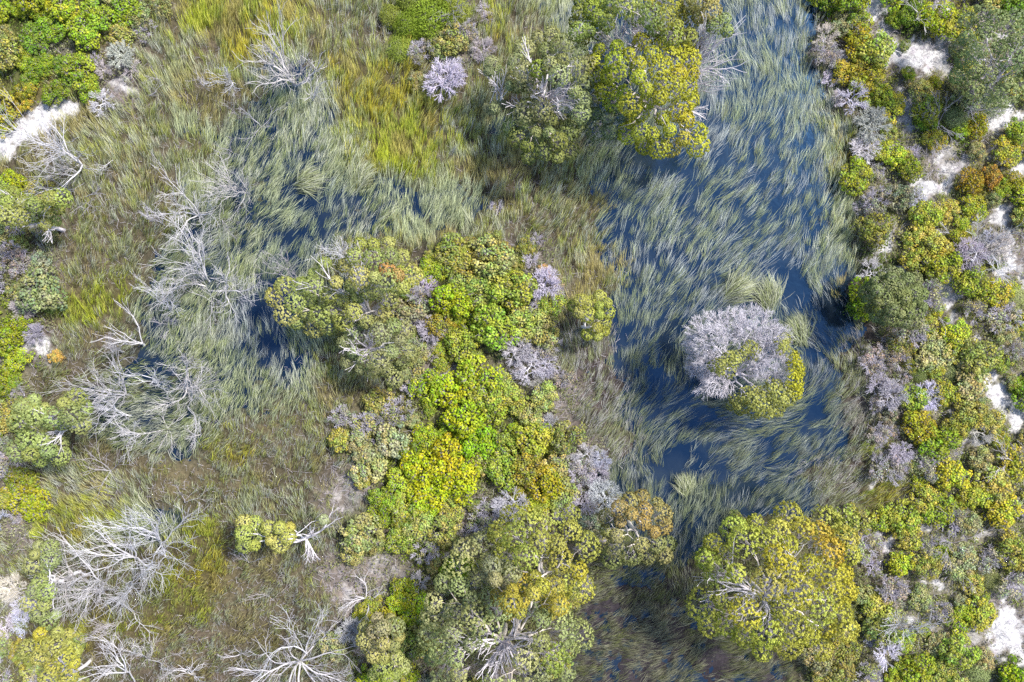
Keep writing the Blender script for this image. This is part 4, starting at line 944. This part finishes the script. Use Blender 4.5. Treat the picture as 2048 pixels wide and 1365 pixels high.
NAMEK = {'leafy': 'leafy_shrub', 'tip': 'golden_shrub', 'fine': 'feathery_shrub', 'twig': 'leafless_shrub', 'mixed': 'heath_shrub'}
rng = np.random.RandomState(77)
pk = {k: 0 for k in PROTO}
for i, (px, py, rp, kind, c, wd, hs) in enumerate(SHRUBS):
    r = rp * S * 1.15
    hscale = r * rng.uniform(.6, .92)
    top = hscale * 1.1
    b = un(px, py, top * .7); b[2] = float(ground_z(b[0], b[1])) - .03
    plist = PROTO[kind]; parts = plist[pk[kind] % len(plist)]; first = pk[kind] < len(plist); pk[kind] += 1
    nm = NAMEK[kind]
    root = empty(nm, b, labels[i], 'dead shrub' if kind == 'twig' else 'shrub', {'golden_shrub': 'gold tipped shrubs', 'leafy_shrub': 'leafy shrubs of the thickets', 'feathery_shrub': 'feathery shrubs', 'leafless_shrub': 'leafless grey shrubs', 'heath_shrub': 'half bare heath shrubs'}[nm])
    root.rotation_euler = (0, 0, rng.uniform(0, 6.28)); root.scale = (r * rng.uniform(.95, 1.12), r * rng.uniform(.9, 1.05), hscale)
    for p in parts:
        o = p if first else p.copy()
        if not first: col.objects.link(o)
        o.parent = root; o.color = (c[0], c[1], c[2], 1) if (p.data.materials[0] in (M_leaf, M_bark_t)) else (1, 1, 1, 1)
for k, plist in PROTO.items():
    for parts in plist[pk[k]:]:
        for p in parts: bpy.data.objects.remove(p)

# ------------------------------------------------------------------ low undergrowth, litter and fallen twigs (nobody could count them)
def undergrowth():
    rng = np.random.RandomState(31)
    n = 52000
    px = rng.uniform(-120, 2170, n); py = rng.uniform(-120, 1485, n)
    kk = cell(px, py, 10, rng)
    P = {'L': [(.28,.36,.03),(.22,.28,.04)], 'D': [(.18,.26,.04),(.12,.18,.03)], 'F': [(.22,.28,.04)], 'O': [(.28,.30,.10),(.2,.22,.08)], 'Y': [(.36,.34,.05),(.26,.26,.05)],
         'G': [(.36,.36,.20),(.30,.30,.18)], 'M': [(.28,.29,.16),(.2,.23,.08)], 'H': [(.30,.35,.08),(.38,.38,.18),(.24,.30,.06),(.42,.40,.12),(.34,.33,.16)], 'p': [(.3,.3,.15),(.22,.24,.08)], 'b': [(.22,.22,.05)]}
    rate = {'p': .35, 'b': .04}
    idx, cols = [], []
    rr = rng.rand(n)
    sdv = sand(px, py)
    for i in range(n):
        k = KINDS[kk[i]]
        if k not in P or rr[i] > rate.get(k, 1) or sdv[i] > .3 + .3 * rng.rand(): continue
        idx.append(i); cols.append(P[k][rng.randint(len(P[k]))])
    idx = np.array(idx); cols = np.array(cols) * rng.uniform(.75, 1.25, (len(idx), 1))
    q = un(px[idx], py[idx]); q[:, 2] = ground_z(q[:, 0], q[:, 1]) + rng.uniform(.05, .3, len(idx))
    Rr = rng.uniform(.12, .3, len(idx)); N = norm(np.column_stack([rng.randn(len(idx), 2) * .25, np.ones(len(idx))]))
    V, F, cc = leaf_puffs(q, N, Rr, cols, 26, .055, rng, 5)
    o = build('undergrowth', V, F, np.clip(cc, 0, .8), M_leaf); o['kind'] = 'stuff'; o['label'] = 'low heath and leaf clumps filling the gaps between shrubs'
    # fallen twigs and litter
    n = 90000
    px = rng.uniform(-120, 2170, n); py = rng.uniform(-120, 1485, n); kk = cell(px, py, 10, rng)
    w_ = {'p': 1, 'G': .8, 'M': .8, 'H': .7, 'g': .5, 'b': .4, 'd': .4, 'y': .08, 'O': .4, 'L': .15, 'r': .06}
    pr_ = np.array([w_.get(k, 0) for k in KINDS])[kk]
    m = rng.rand(n) < pr_
    q = un(px[m], py[m]); q[:, 2] = np.maximum(ground_z(q[:, 0], q[:, 1]), 0) + rng.uniform(.02, .35, m.sum())
    a = rng.uniform(0, 6.28, m.sum()); L = rng.uniform(.15, .6, m.sum())
    t = q + np.stack([np.cos(a) * L, np.sin(a) * L, rng.uniform(-.05, .3, m.sum())], 1)
    sg = np.column_stack([q, t, rng.uniform(.006, .013, m.sum()), rng.uniform(.004, .008, m.sum())])
    o = seg_mesh('fallen_twigs', sg, (.44, .41, .45), M_bark, None, rng, .2); o['kind'] = 'stuff'; o['label'] = 'pale fallen twigs and litter on the marsh floor'
undergrowth()
print('objects', len(bpy.data.objects))
